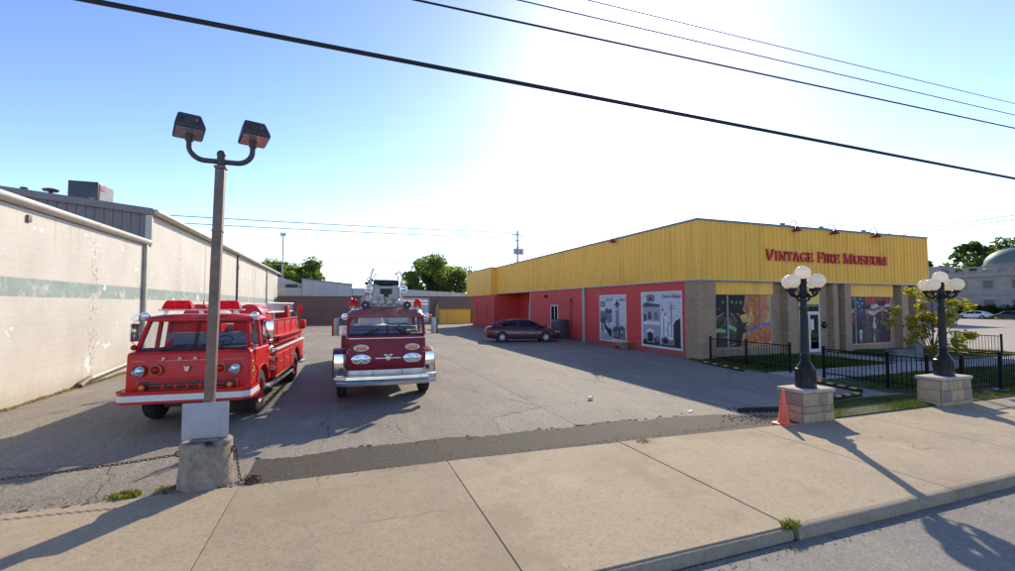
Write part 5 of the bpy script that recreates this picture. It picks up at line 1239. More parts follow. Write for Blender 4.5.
# ladder tip: white box, dark cross roller, hooks, lamps, feet on the cab cradle
mb = MB(); mb.box(-.33, .33, .96, 1.05, 2.70, 2.80, .02); mb.box(-.33, .33, .96, 1.05, 2.94, 3.02, .02); mb.box(-.33, -.17, .95, 1.05, 2.66, 3.05, .02); mb.box(.17, .33, .95, 1.05, 2.66, 3.05, .02); mb.box(-.17, .17, 1.02, 1.04, 2.79, 2.95); mb.tube([(-.25, .93, 2.68), (-.25, .92, 3.0), (-.30, .94, 3.1)], .022, 8); mb.tube([(.24, .93, 2.66), (.27, .92, 3.02)], .022, 8); tip = mb.build('ladder_tip', 'ladder', T)
mb = MB(); mb.box(-.15, .15, 1.0, 1.018, 2.80, 2.94, .01); mb.cyl((-.34, .98, 3.10), (.34, .98, 3.10), .07, seg=14); mb.box(-.06, .06, .93, .99, 2.72, 2.86, .01); mb.build('tip_roller', 'black', tip)
mb = MB()
for s in (-1, 1): mb.tube([(s*.37, 1.0, 2.95), (s*.42, .96, 3.22), (s*.37, .94, 3.42), (s*.22 if s > 0 else s*.33, .95, 3.34 if s > 0 else 3.48)], .028, 8); mb.tube([(s*.30, .98, 2.98), (s*.31, .97, 3.30), (s*.26, .97, 3.36)], .022, 8); mb.tube([(s*.46, 1.0, 2.9), (s*.46, .98, 3.1)], .022, 8)
mb.tube([(-.44, 1.0, 3.0), (-.50, .95, 3.2), (-.44, .95, 3.25)], .02, 8); mb.build('tip_hook', 'alu', tip)
for s in (-1, 1):
    mb = MB(); mb.lathe([(.10, -.06), (.105, -.04), (.09, .03), (.04, .11), (.005, .12)], (s*.46, .95, 2.94), 'y', 18); sp = mb.build('spotlight', 'chrome', T)
    mb = MB(); mb.lathe([(.09, -.062), (.05, -.075), (.003, -.08)], (s*.46, .95, 2.94), 'y', 18); mb.build('lens', 'lens', sp)
mb = MB()
for x, r_ in ((-.30, .085), (-.12, .07), (.10, .095), (.31, .08)): mb.lathe([(r_*.5, -.11), (r_, -.06), (r_*.9, .03), (r_*.55, .06), (r_*.6, .12)], (x, 1.0, 2.60), 'z', 12)
for x in (-.4, 0, .4): mb.tube([(x, .98, 2.5), (x+.05, .96, 2.62), (x-.02, .98, 2.74)], .018, 6)
mb.box(-.5, .5, 1.0, 1.2, 2.44, 2.53, .03); mb.lathe([(.08, -.02), (.08, .06), (.03, .1)], (-.47, .95, 2.68), 'y', 12); mb.build('ladder_cradle', 'ladder', T)
mb = MB(); mb.box(-.30, .30, 1.06, 1.3, 3.03, 3.20, .03); mb.build('rolled_tarp', 'seat', T)

# ================================================================== saloon cars
def make_car(loc, rz, label, paintm, group=None, detail=True, s=1.0, name='parked_car'):
    """local: nose towards +x, length about 4.85"""
    c = thing(name, label, 'car', loc, rz, group); c.scale = (s, s, s)
    # stations along x: (x, half width, z_sill, z_belt, )
    st = [(-2.42, .66, .42, .82), (-2.36, .78, .32, .93), (-2.1, .87, .24, .985), (-1.4, .915, .20, .985), (-.5, .925, .19, .955), (.5, .925, .19, .93), (1.2, .92, .20, .90), (1.75, .90, .21, .84), (2.15, .84, .24, .76), (2.36, .74, .30, .68), (2.43, .6, .38, .58)]
    secs = []
    for (x, w, z0, z1) in st:
        h = z1-z0
        half = [(w*.80, z0), (w*.97, z0+h*.12), (w, z0+h*.40), (w*.985, z0+h*.66), (w*.95, z0+h*.86), (w*.84, z1), (w*.45, z1+.025)]
        secs.append([(x, y, z) for y, z in half]+[(x, -y, z) for y, z in half[::-1]])
    mb = MB(); mb.loft(secs)
    # bite the wheel arches with a boolean-free trick: arches are dark wells set just outside the skin
    mb.build('body', paintm, c, 50)
    g_ = [(-1.95, .60, .985), (-1.60, .66, 1.16), (-1.0, .665, 1.385), (-.35, .665, 1.45), (.30, .655, 1.42), (.85, .645, 1.20), (1.32, .62, .925)]
    # greenhouse glass, then roof skin and pillars
    secs = [[(x, .80-.0*(k), .93), (x, .78, .96), (x, w*.98, z-.03), (x, w*.55, z), (x, -w*.55, z), (x, -w*.98, z-.03), (x, -.78, .96), (x, -.80, .93)] for k, (x, w, z) in enumerate(g_)]
    mb = MB(); mb.loft(secs); mb.build('glasshouse', 'darkglass', c, 50)
    mb = MB()
    secs = []
    for (x, w, z) in ((-1.12, .655, 1.36), (-.9, .675, 1.42), (-.35, .675, 1.468), (.25, .665, 1.44), (.42, .65, 1.395)):
        secs.append([(x, w, z-.06), (x, w*.95, z-.012), (x, w*.5, z+.004), (x, -w*.5, z+.004), (x, -w*.95, z-.012), (x, -w, z-.06), (x, -w*.5, z-.05), (x, w*.5, z-.05)])
    mb.loft(secs); mb.build('roof', paintm, c, 50)
    for sd in (-1, 1):
        mb = MB()
        mb.tube([(1.34, sd*.79, .93), (.84, sd*.685, 1.20), (.36, sd*.655, 1.405)], .034, 8); mb.tube([(-.35, sd*.80, .94), (-.42, sd*.655, 1.42)], .035, 8)
        mb.tube([(-2.0, sd*.72, .985), (-1.6, sd*.68, 1.17), (-1.05, sd*.665, 1.39)], [.07, .085, .045], 8)
        mb.build('window_pillar', paintm, c)
        mb = MB(); a_ = lambda e_: [(-2.12, sd*(.80+e_), .975), (-1.42, sd*(.80+e_), .975), (-1.30, sd*(.735+e_), 1.20), (-1.02, sd*(.672+e_), 1.40), (-1.12, sd*(.655+e_), 1.392), (-1.62, sd*(.69+e_), 1.19)]
        mb.loft([a_(-.03), a_(.012)]); mb.build('rear_quarter_panel', paintm, c)
    if detail:
        mb = MB()
        for sd in (-1, 1):
            mb.tube([(-1.55, sd*.752, 1.10), (-.9, sd*.70, 1.36), (-.35, sd*.685, 1.425), (.25, sd*.68, 1.40)], .009, 5); mb.tube([(-1.7, sd*.815, .985), (-.4, sd*.822, .965), (1.1, sd*.815, .935)], .010, 5)
        mb.build('window_trim', 'chrome', c)
        mb = MB()
        for sd in (-1, 1):
            for x in (-1.32, -.38, .78): mb.tube([(x, sd*.925, .30), (x+.02, sd*.932, .6), (x+.05, sd*.885, .90)], .005, 4)
        mb.build('door_seam', 'black', c)
        for sd in (-1, 1):
            mb = MB(); mb.tube([(-.62, sd*.905, .80), (-.62, sd*.93, .80), (-.44, sd*.93, .80), (-.44, sd*.905, .80)], .012, 5); mb.tube([(.50, sd*.905, .78), (.50, sd*.93, .78), (.68, sd*.93, .78), (.68, sd*.905, .78)], .012, 5); mb.build('door_handle', 'chrome', c)
            mb = MB(); mb.ball((.92, sd*1.0, .99), .09, (.8, 1.1, .75), 12, 8); mb.box(.86, .98, min(sd*.8, sd*.96), max(sd*.8, sd*.96), .93, .97); mb.build('wing_mirror', paintm, c)
            mb = MB(); mb.loft([[(2.05, sd*.80, .60), (2.05, sd*.86, .62), (2.05, sd*.84, .76), (2.05, sd*.78, .76)], [(2.38, sd*.58, .58), (2.40, sd*.70, .58), (2.36, sd*.71, .68), (2.34, sd*.58, .69)]]); mb.build('headlight', 'lens', c)
            mb = MB(); mb.loft([[(-2.05, sd*.86, .78), (-2.05, sd*.895, .78), (-2.05, sd*.88, .93), (-2.05, sd*.84, .93)], [(-2.43, sd*.52, .74), (-2.44, sd*.70, .74), (-2.41, sd*.72, .88), (-2.40, sd*.52, .88)]]); mb.build('tail_light', 'redlens', c)
        mb = MB(); mb.box(2.36, 2.445, -.5, .5, .34, .54, .02); mb.build('grille', 'black', c)
        mb = MB(); mb.box(-2.45, -2.425, -.26, .26, .60, .72); mb.build('number_plate', 'ltrim', c)
        mb = MB(); mb.tube([(-1.5, -.92, .225), (1.3, -.925, .225)], .02, 6); mb.tube([(-1.5, .92, .225), (1.3, .925, .225)], .02, 6); mb.build('sill_trim', 'black', c)
    for x in (-1.40, 1.42):
        for sd in (-1, 1):
            mb = MB(); mb.torus((x, sd*.905, .335), .36, .022, (1, 0, 0), (0, 0, 1), 26, 6); mb.lathe([(.375, sd*-.1), (.375, sd*.016), (.01, sd*.0165)], (x, sd*.91, .335), 'y', 26); mb.build('wheel_arch', 'black', c)
            mb = MB(); mb.lathe([(.20, -.1), (.30, -.105), (.325, -.08), (.33, 0), (.325, .08), (.30, .105), (.20, .1)], (x, sd*.885, .33), 'y', 26); w = mb.build('wheel', 'rubber', c)
            mb = MB(); mb.lathe([(.225, 0), (.235, sd*.085), (.215, sd*.09), (.205, sd*.05), (.02, sd*.05)], (x, sd*.895, .33), 'y', 24)
            for k in range(10):
                a = 2*PI*k/10; mb.M = Matrix.Translation((x, sd*.895, .33)) @ Matrix.Rotation(a, 4, 'Y'); mb.box(-.016, .016, min(sd*.05, sd*.095), max(sd*.05, sd*.095), .03, .215, .004, 1); mb.M = None
            mb.lathe([(.055, sd*.05), (.05, sd*.10), (.005, sd*.105)], (x, sd*.895, .33), 'y', 14); mb.build('rim', 'alu', w)
    return c
make_car((11.75, 29.1, 0), R(-14), 'dark wine red saloon car parked side-on by the red wall', 'carpaint', s=1.05)
# ================================================================== parking-lot floodlight on its concrete drum
lp = thing('floodlight_pole', 'rusty brown steel light pole with two floodlights, set in a concrete drum', 'light pole', (-1.76, 7.52, 0))
mb = MB(); secs = []
for (z, r) in ((-.1, .335), (0, .335), (.10, .325), (.30, .318), (.48, .315), (.58, .312), (.61, .29), (.615, .02)):
    secs.append([((r+.014*math.sin(k*1.7+z*9)+random.uniform(-.006, .006)*(r > .1))*math.cos(2*PI*k/28), (r+.012*math.sin(k*2.3+z*6))*math.sin(2*PI*k/28), z-(.05 if (k in (22, 23, 24) and z > .5) else 0)) for k in range(28)])
mb.loft(secs); mb.loft([[(.08+.0*k, 0, 0) for k in range(3)] for _ in range(2)]) if False else mb.ball((.22, -.05, .585), .115, (.9, 1.3, .55), 10, 7)
mb.build('concrete_base', 'drum', lp, 50)
mb = MB(); mb.prism([(-.062, -.062), (.062, -.062), (.062, .062), (-.062, .062)], 'z', .60, 4.47, .014, 2)
po = mb.build('pole', 'pole', lp, 30); po.rotation_euler = (0, R(1.0), 0)
for (w_, z0, z1) in ((.074, 4.475, 4.51), (.068, 3.55, 3.58), (.17, .615, .65)): MB().box(-w_, w_, -w_, w_, z0, z1, .006).build('pole_collar', 'pole', po)
MB().box(-.045, .045, -.066, -.0625, 2.55, 2.72, .001, 1).build('hand_hole_cover', 'pole', po)
dxp = math.sin(R(1.0))*4.6
arm = MB()
arm.cyl((dxp, 0, 4.47), (dxp, 0, 4.68), .055, seg=14); arm.ball((dxp, 0, 4.69), .06, seg=14, n=10)
for s in (-1, 1):
    pts = [(dxp+s*.02, 0, 4.58)]
    L = .42
    for k in range(9):
        a = R(-90+k*11.25); pts.append((dxp+s*(.20+.20*math.cos(a)), 0, 4.78+.20*math.sin(a)))
    pts.append((dxp+s*.40, 0, 4.88)); arm.tube(pts, .038, 12)
    arm.cyl((dxp+s*.40, 0, 4.84), (dxp+s*.40, 0, 4.92), .052, seg=12)
arm.build('arm', 'floodbox', lp)
for s in (-1, 1):
    # wedge shaped box: broad low lens end, tilted
    mb = MB(); x = dxp+s*.41
    mb.M = Matrix.Translation((x, 0, 5.06)) @ Matrix.Rotation(R(20), 4, 'Z') @ Matrix.Rotation(R(-9), 4, 'X') @ Matrix.Scale(.86, 4)
    mb.loft([[(-.21, -.24, -.15), (.21, -.24, -.15), (.21, .22, -.15), (-.21, .22, -.15)], [(-.21, -.25, -.10), (.21, -.25, -.10), (.21, .23, -.10), (-.21, .23, -.10)], [(-.155, -.12, .16), (.155, -.12, .16), (.155, .17, .16), (-.155, .17, .16)]])
    bmesh.ops.bevel(mb.bm, geom=list(mb.bm.edges), offset=.012, segments=2, affect='EDGES')
    mb.box(-.09, .09, -.225, -.13, -.07, .05, .02)
    fl = mb.build('floodlight', 'floodbox', lp, 30)
    mb = MB(); mb.M = Matrix.Translation((x, 0, 5.06)) @ Matrix.Rotation(R(20), 4, 'Z') @ Matrix.Rotation(R(-9), 4, 'X') @ Matrix.Scale(.86, 4); mb.box(-.19, .19, -.22, .20, -.156, -.151); mb.build('lens', 'lens', fl)
    mb = MB(); mb.M = Matrix.Translation((x, 0, 5.06)) @ Matrix.Rotation(R(20), 4, 'Z') @ Matrix.Rotation(R(-9), 4, 'X') @ Matrix.Scale(.86, 4); mb.loft([[(.211, -.22, -.09), (.215, .20, -.09), (.166, .15, .14), (.162, -.10, .14)], [(.214, -.22, -.09), (.218, .20, -.09), (.169, .15, .14), (.165, -.10, .14)]]); mb.build('side_plate', 'gauge', fl) if False else mb.bm.free()
mb = MB(); mb.box(-.28, .28, -.10, -.085, .64, 1.14, .004); mb.build('sign_board', 'signboard', lp)
mb = MB()
for z in (.75, 1.05): mb.box(-.075, .075, -.083, .075, z, z+.03)
mb.build('sign_clamp', 'pole', lp)
mb = MB(); 
for s in (-1, 1): mb.torus((s*.335, 0, .44), .035, .010, (1, 0, 0), (0, 0, 1), 14, 6); mb.cyl((s*.29, 0, .44), (s*.33, 0, .44), .014, seg=8)
mb.build('chain_ring', 'chain', lp)

def chain(name, label, pts, parent=None):
    """links along a polyline"""
    mb = MB(); pitch = .052; P_ = [Vector(p) for p in pts]
    segs = []; d = 0
    for a, b in zip(P_, P_[1:]): segs.append((d, a, b)); d += (b-a).length
    n = int(d/pitch); up = Vector((0, 0, 1))
    for i in range(n+1):
        q = i*pitch
        for (d0, a, b) in segs:
            if q <= d0+(b-a).length+1e-6: break
        t = (b-a).normalized(); c = a+t*(q-d0)
        u = t.cross(up if abs(t.z) < .9 else Vector((1, 0, 0))).normalized(); v = t.cross(u)
        w = (u+v).normalized() if i % 2 else (u-v).normalized()
        ring = []
        for k in range(10):
            an = 2*PI*k/10; ring.append(c+t*(math.cos(an)*.033)+w*(math.sin(an)*.017))
        ring.append(ring[0]); mb.tube(ring, .0056, 5, caps=False)
    return tag(mb.build(name, 'chain'), label, 'chain')
pts = []
for k in range(25):
    u = k/24; x = -2.13+(-7.50+2.13)*u; z = .43+.10*u-.62*u*(1-u)*.9; pts.append((x, 7.52-.02*u, z))
chain('chain', 'long rusty chain slung from the concrete drum towards the left', pts)
chain('chain', 'short rusty chain hanging off the right of the drum into a heap', [(-1.39, 7.50, .42), (-1.36, 7.48, .2), (-1.33, 7.46, .03), (-1.28, 7.36, .03), (-1.18, 7.42, .03), (-1.22, 7.30, .04), (-1.10, 7.33, .03), (-1.14, 7.42, .06), (-1.24, 7.38, .07), (-1.10, 7.27, .05), (-1.03, 7.35, .03), (-1.06, 7.26, .03), (-1.15, 7.30, .09), (-1.05, 7.31, .08)])

# ================================================================== ornamental lamps on stone pedestals
def pedestal(x0, x1, y0, y1, label):
    p = thing('stone_pedestal', label, 'pedestal', ((x0+x1)/2, (y0+y1)/2, 0), 0, 'stone pedestals under the globe lamps')
    w, d = (x1-x0)/2, (y1-y0)/2
    mb = MB(); mb.box(-w+.03, w-.03, -d+.03, d-.03, -.2, .62)
    rs_ = random.Random(int(x0*10)); zc = -.06
    for hh in ((.26, .15, .265) if x0 < 12 else (.17, .27, .235)):
        for (ax, L_, off_) in (('x', w, -d), ('x', w, d), ('y', d, -w), ('y', d, w)):
            u_ = -L_+(.0 if ax == 'x' else .031)
            end = L_-(.0 if ax == 'x' else .031)
            while u_ < end-.02:
                l_ = min(rs_.uniform(.18, .52), end-u_)
                if end-u_-l_ < .1: l_ = end-u_
                pr_ = rs_.uniform(-.004, .014); sg = 1 if off_ > 0 else -1; a0, a1 = sorted((off_-sg*.028, off_+sg*pr_))
                if ax == 'x': mb.box(u_+.005, u_+l_-.005, a0, a1, zc+.005, zc+hh-.005, .009, 2)
                else: mb.box(a0, a1, u_+.005, u_+l_-.005, zc+.005, zc+hh-.005, .009, 2)
                u_ += l_
        zc += hh
    mb.build('stone_block', 'ashlar', p)
    mb = MB(); mb.box(-w-.03, w+.03, -d-.03, d+.03, .622, .70, .018, 2); mb.build('cap_stone', 'stonecap', p)
    return p
pedestal(9.15, 10.08, 6.86, 7.42, 'stone lamp pedestal right behind the orange cone')
pedestal(13.88, 15.12, 6.82, 7.34, 'stone lamp pedestal on the grass at the end of the black fence')
def lamp(x, y, z, label, s=1.0):
    L = thing('globe_street_lamp', label, 'street lamp', (x, y, z), 0, 'black globe lamps by the street'); L.scale = (s, s, s)
    mb = MB(); mb.lathe([(.20, 0), (.21, .02), (.205, .06), (.19, .10), (.185, .30), (.20, .36), (.20, .40), (.175, .42), (.165, .46), (.12, .52), (.095, .58), (.10, .60), (.085, .63)], seg=16)
    for k in range(16):
        a = 2*PI*k/16; mb.cyl((.19*math.cos(a), .19*math.sin(a), .1), (.186*math.cos(a), .186*math.sin(a), .34), .014, seg=6)
    mb.build('base', 'iron', L, 35)
    mb = MB(); mb.lathe([(.083, .62), (.105, .66), (.105, .69), (.082, .72)] + [(.080-.016*k/6, .74+.95*k/6) for k in range(7)] + [(.085, 1.70), (.09, 1.74), (.07, 1.78), (.066, 1.95), (.10, 1.98), (.115, 2.03), (.08, 2.10), (.07, 2.26), (.09, 2.30), (.06, 2.34)], seg=16)
    for k in range(10):
        a = 2*PI*k/10; mb.cyl((.078*math.cos(a), .078*math.sin(a), .76), (.064*math.cos(a), .064*math.sin(a), 1.68), .010, seg=5)
    mb.build('shaft', 'iron', L, 35)
    mb = MB(); mb.lathe([(.03, .0), (.075, .01), (.08, .05), (.06, .06)], (0, 0, 2.33), seg=14)
    mb.build('globe_seat', 'iron', L)
    mb = MB(); mb.ball((0, 0, 2.515), .156, seg=28, n=18); mb.build('globe', 'globe', L, 80)
    for k in range(4):
        a = k*PI/2; c, s_ = math.cos(a), math.sin(a)
        f = lambda r, z: (r*c, r*s_, z)
        mb = MB(); pts = [f(.06, 2.06), f(.13, 2.02), f(.20, 1.99), f(.26, 2.01), f(.305, 2.05), f(.315, 2.10)]
        mb.tube(pts, [.03, .026, .026, .028, .03, .032], 10); mb.tube([f(.06, 1.88), f(.12, 1.90), f(.16, 1.95), f(.18, 2.0)], .014, 8)
        mb.lathe([(.035, 0), (.08, .015), (.085, .06), (.07, .075), (.06, .08)], f(.315, 2.10), 'z', 14); mb.lathe([(.005, -.06), (.03, -.035), (.03, .02)], f(.315, 2.09), 'z', 10)
        ar = mb.build('arm', 'iron', L, 40)
        mb = MB(); mb.ball(f(.325, 2.32), .156, seg=28, n=18); mb.build('globe', 'globe', ar, 80)
    return L
lamp(9.60, 7.13, .70, 'black five-globe street lamp on the stone pedestal beside the orange cone')
lamp(14.52, 7.08, .70, 'black five-globe street lamp in front of the small yellowing tree')
for o in [o for o in bpy.data.objects if o.name.startswith('base') and o.parent and o.parent.name == 'globe_street_lamp']:
    MB().box(.10, .18, -.215, -.195, .16, .24, .004, 1).build('inspection_plate', 'amber', o)

c = thing('traffic_cone', 'orange traffic cone standing in front of the stone pedestal', 'traffic cone', (8.72, 6.98, .008))
mb = MB(); mb.prism([(-.145, -.165), (.145, -.165), (.165, -.145), (.165, .145), (.145, .165), (-.145, .165), (-.165, .145), (-.165, -.145)], 'z', 0, .03, .006); mb.build('base', 'cone', c)
mb = MB(); mb.lathe([(.125, .03), (.12, .05), (.105, .06), (.03, .70), (.03, .715), (.02, .715), (.018, .6)], seg=28); mb.build('cone_body', 'cone', c, 50)

# rubber wheel stops
def stop(p, q, label, n=4):
    p = Vector((*p, .035 if False else 0)); q = Vector((*q, 0)); d = (q-p); L = d.length; a = math.atan2(d.y, d.x)
    t = thing('wheel_stop', label, 'wheel stop', ((p.x+q.x)/2, (p.y+q.y)/2, 0), a, 'rubber wheel stops around the lot edge')
    mb = MB(); mb.prism([(-.075, .0), (.075, .0), (.07, .05), (.045, .10), (-.045, .10), (-.07, .05)], 'x', -L/2, L/2, .012, 2)
    mb.build('rubber_bar', 'rubberstop', t)
    for k in range(n):
        x = -L/2+L*(k+.5)/n
        mb = MB()
        for s in (-1, 1): mb.loft([[(x-.13, s*.0605, .072), (x+.09, s*.0605, .072), (x+.13, s*.048, .098), (x-.09, s*.048, .098)], [(x-.13, s*.0635, .073), (x+.09, s*.0635, .073), (x+.13, s*.051, .0995), (x-.09, s*.051, .0995)]])
        mb.box(x-.10, x+.10, -.040, .040, .1005, .1030); mb.build('yellow_marking', 'stopyellow', t)
    return t
stop((14.62, 15.5), (14.22, 13.0), 'black wheel stop with yellow marks along the grass by the brick corner')
stop((14.35, 10.35), (14.0, 8.75), 'black wheel stop by the fence, running away behind the lamp pedestal')
stop((11.75, 8.28), (13.45, 8.45), 'black wheel stop lying parallel to the street right of the pedestal')
stop((8.75, 8.15), (9.9, 7.85), 'plain black wheel stop half hidden behind the orange cone', 0)
stop((30.9, 14.0), (31.0, 12.0), 'far black wheel stop beyond the last stretch of black fence')

# black picket fences
def fence(name, label, pts, h=1.0, z=.03, first=True, last=True):
    P_ = [Vector((*p, z)) for p in pts]
    t = thing(name, label, 'fence', P_[0], 0, 'black metal picket fences on the lawn'); o = P_[0]
    for i, p in enumerate(P_):
        if (i == 0 and not first) or (i == len(P_)-1 and not last): continue
        q = p-o; mb = MB(); mb.box(q.x-.035, q.x+.035, q.y-.035, q.y+.035, -.1, h+.06, .005, 1); mb.box(q.x-.045, q.x+.045, q.y-.045, q.y+.045, h+.061, h+.085, .006, 1); mb.build('post', 'fence', t)
        mb = MB(); mb.box(q.x-.16, q.x+.16, q.y-.16, q.y+.16, -.1, .008); mb.build('post_footing', 'path', t) if random.random() < .5 else mb.bm.free()
    for a, b in zip(P_, P_[1:]):
        a = a-o; b = b-o; d = (b-a); L = d.length; d.normalize(); n = Vector((-d.y, d.x, 0))
        mb = MB()
        def rail(zc, w, hh):
            p = a+d*.036; q = b-d*.036
            mb.loft([[p+n*w+Vector((0, 0, zc-hh)), p-n*w+Vector((0, 0, zc-hh)), p-n*w+Vector((0, 0, zc+hh)), p+n*w+Vector((0, 0, zc+hh))], [q+n*w+Vector((0, 0, zc-hh)), q-n*w+Vector((0, 0, zc-hh)), q-n*w+Vector((0, 0, zc+hh)), q+n*w+Vector((0, 0, zc+hh))]])
        rail(h-.02, .016, .018); rail(.18, .016, .018); rail(h-.16, .012, .012) if False else None
        k = max(2, int(L/.115))
        for i in range(1, k):
            p = a+d*(L*i/k); mb.box(p.x-.0085, p.x+.0085, p.y-.0085, p.y+.0085, .07, h-.035)
        mb.build('picket_panel', 'fence', t, 0)
    return t
fence('picket_fence', 'black picket fence in front of the firefighter mural window', [(15.45, 15.85), (15.45, 13.95), (15.45, 12.05)])
fence('picket_fence', 'black picket fence running from the path to the second lamp pedestal', [(15.32, 10.72), (15.32, 8.82), (15.32, 7.85)])
fence('picket_fence', 'black picket fence along the sidewalk right of the second pedestal', [(15.40, 7.52), (16.25, 7.52), (18.15, 7.52), (20.0, 7.52), (21.9, 7.52)], first=False)
fence('picket_fence', 'distant black picket fence behind the second lamp at the far side of the lawn', [(30.0, 14.1), (30.0, 12.35)], h=.98)
fence('picket_fence', 'far black picket fence at the right edge beyond the path', [(30.0, 10.5), (30.0, 8.6), (30.0, 7.1)], h=.98)

# memorial stones by the path
t = thing('memorial_stone', 'dark grey granite memorial stone on the lawn behind the black fence', 'memorial stone', (23.4, 12.9, .02))
mb = MB(); mb.loft([[(x*1.0+random.uniform(-.05, .05), y, z) for x, y in ((-.85, -.25), (.5, -.25), (.55, .25), (-.8, .25))] for z in (-.05, .22, .50)]); bmesh.ops.bevel(mb.bm, geom=list(mb.bm.edges), offset=.05, segments=2, affect='EDGES'); mb.build('low_block', 'granite', t, 40)
mb = MB(); mb.loft([[(.56, -.22, -.05), (1.25, -.22, -.05), (1.25, .2, -.05), (.56, .2, -.05)], [(.62, -.18, .62), (1.18, -.18, .66), (1.18, .18, .66), (.62, .18, .62)], [(.75, -.12, .74), (1.1, -.12, .76), (1.1, .12, .76), (.75, .12, .74)]]); bmesh.ops.bevel(mb.bm, geom=list(mb.bm.edges), offset=.04, segments=2, affect='EDGES'); mb.build('upright_block', 'granite', t, 40)

# litter and weeds
t = thing('crumpled_cup', 'crumpled white paper cup lying on the sunny asphalt', 'litter', (6.17, 10.5, .01), .6); t.scale = (.75, .75, .75)
mb = MB(); secs = []
for i in range(6):
    r = .055+.006*i; secs.append([(i*.035-.09, r*math.cos(2*PI*k/12)*(1+.25*math.sin(k*3+i)), r*math.sin(2*PI*k/12)*(.75+.15*math.cos(k*2+i))+.058) for k in range(12)])
mb.loft(secs); mb.build('cup', 'paper', t, 30)
t = thing('paper_scrap', 'flat white paper scrap on the asphalt near the dark strip', 'litter', (7.7, 8.55, .014), .3); t.scale = (.55, .55, .5)
mb = MB(); mb.loft([[(-.12, -.05, .0), (.13, -.06, .01), (.12, .06, .03), (-.11, .07, .0)], [(-.12, -.05, .006), (.13, -.06, .022), (.12, .06, .045), (-.11, .07, .008)]]); mb.build('scrap', 'paper', t, 0)
def weed(name, label, loc, n, r, h, m='weed', par=None):
    V = []; F = []
    for i in range(n):
        a = rng.uniform(0, 2*PI); d = r*math.sqrt(rng.random()); x, y = d*math.cos(a)*1.5, d*math.sin(a)
        hh = h*(.4+.8*rng.random()); an = rng.uniform(0, PI); w = .006+.006*rng.random(); lx, ly = rng.normal(0, .5, 2)*hh
        b = len(V); V += [(x-math.cos(an)*w, y-math.sin(an)*w, 0), (x+math.cos(an)*w, y+math.sin(an)*w, 0), (x+lx*.4+math.cos(an)*w*.7, y+ly*.4, hh*.6), (x+lx, y+ly, hh)]
        F += [(b, b+1, b+2), (b, b+2, b+3)]
    o = raw(name, V, F, m); o.location = loc; return tag(o, label, 'weeds')
weed('weed_tuft', 'yellow-green grass tuft in the crack left of the concrete drum', (-2.62, 7.36, 0), 260, .12, .065)
weed('weed_tuft', 'green weeds growing from the kerb joint at the street', (4.80, 3.80, -.01), 200, .075, .07)
weed('weed_tuft', 'small weeds at the sidewalk edge where the dark strip ends', (5.2, 6.98, .006), 90, .10, .045, 'drygrass')
weed('weed_tuft', 'leafy debris gathered at the left foot of the concrete drum', (-2.18, 7.45, 0), 110, .10, .045, 'drygrass')

# ================================================================== trees
def leaves(clumps, n, size, rs, flat=.55):
    """leaf quads in clumps [(centre, radius)]"""
    V = np.empty((0, 3)); C_ = np.array([c for c, r in clumps]); Rr = np.array([r for c, r in clumps])
    idx = rs.integers(0, len(clumps), n)
    d = rs.normal(0, 1, (n, 3)); d /= np.linalg.norm(d, axis=1)[:, None]; rad = rs.random(n)**.45
    P_ = C_[idx]+d*(Rr[idx]*rad)[:, None]*np.array([1, 1, .8])
    a = rs.normal(0, 1, (n, 3)); a[:, 2] *= flat; a /= np.linalg.norm(a, axis=1)[:, None]
    b = np.cross(a, rs.normal(0, 1, (n, 3))); b /= np.linalg.norm(b, axis=1)[:, None]
    s_ = size*(.6+.8*rs.random(n))[:, None]
    q = np.stack([P_-a*s_, P_+b*s_*.55, P_+a*s_, P_-b*s_*.55], 1)
    return q.reshape(-1, 3)
def crown_obj(name, V, mat, parent):
    n = len(V)//4; me = bpy.data.meshes.new(name); me.vertices.add(len(V)); me.vertices.foreach_set('co', V.ravel())
    me.loops.add(n*4); me.loops.foreach_set('vertex_index', np.arange(n*4)); me.polygons.add(n)
    me.polygons.foreach_set('loop_start', np.arange(n)*4); me.polygons.foreach_set('loop_total', np.full(n, 4))
    me.materials.append(MT[mat]); me.update(); o = bpy.data.objects.new(name, me); col.objects.link(o); o.parent = parent; return o
def tree(name, label, loc, H, W_, n, size, mat, seed, trunk_h=.3, nc=26, group=None, cr=.26, thin=1.0):
    rs = np.random.default_rng(seed); t = thing(name, label, 'tree', loc, 0, group)
    cz = H*(trunk_h+1)/2; rz = H*(1-trunk_h)/2; cl = []
    while len(cl) < nc:
        d = rs.normal(0, 1, 3); d /= np.linalg.norm(d); k = rs.random()**.5
        p = np.array([d[0]*W_/2*k*.80, d[1]*W_/2*k*.80, cz+d[2]*rz*k*.82]); cl.append((p, cr*W_*(.55+.6*rs.random())*.6))
    mb = MB(); tr = .028*H*thin
    mb.tube([(0, 0, -.1), (.02*H*.3, 0, H*trunk_h*.5), (0, .01*H, H*trunk_h), (.01*H, .0, H*.62), (0, 0, H*.86)], [tr*1.25, tr, tr*.85, tr*.45, tr*.12], 10)
    for (p, r) in cl[:14]:
        z0 = H*(trunk_h*.8+.25*rs.random()); m_ = (np.array([0, 0, z0])+p)/2+np.array([0, 0, .03*H]); mb.tube([(0, 0, z0), tuple(m_), tuple(p)], [tr*.45, tr*.28, tr*.08], 6)
    mb.build('trunk', 'bark', t, 50)
    crown_obj('crown', leaves(cl, n, size, rs), mat, t); return t
tree('shade_tree', 'round green tree behind the yellow garden shed and the long grey roof', (15.6, 78, 0), 11.8, 16.5, 24000, .22, 'leaf2', 3, .20, 52, cr=.19)
tree('shade_tree', 'green tree rising behind the far left end of the grey rear building', (-7.6, 80, 0), 11.0, 14.5, 19000, .22, 'leaf2', 5, .28, 44, cr=.19)
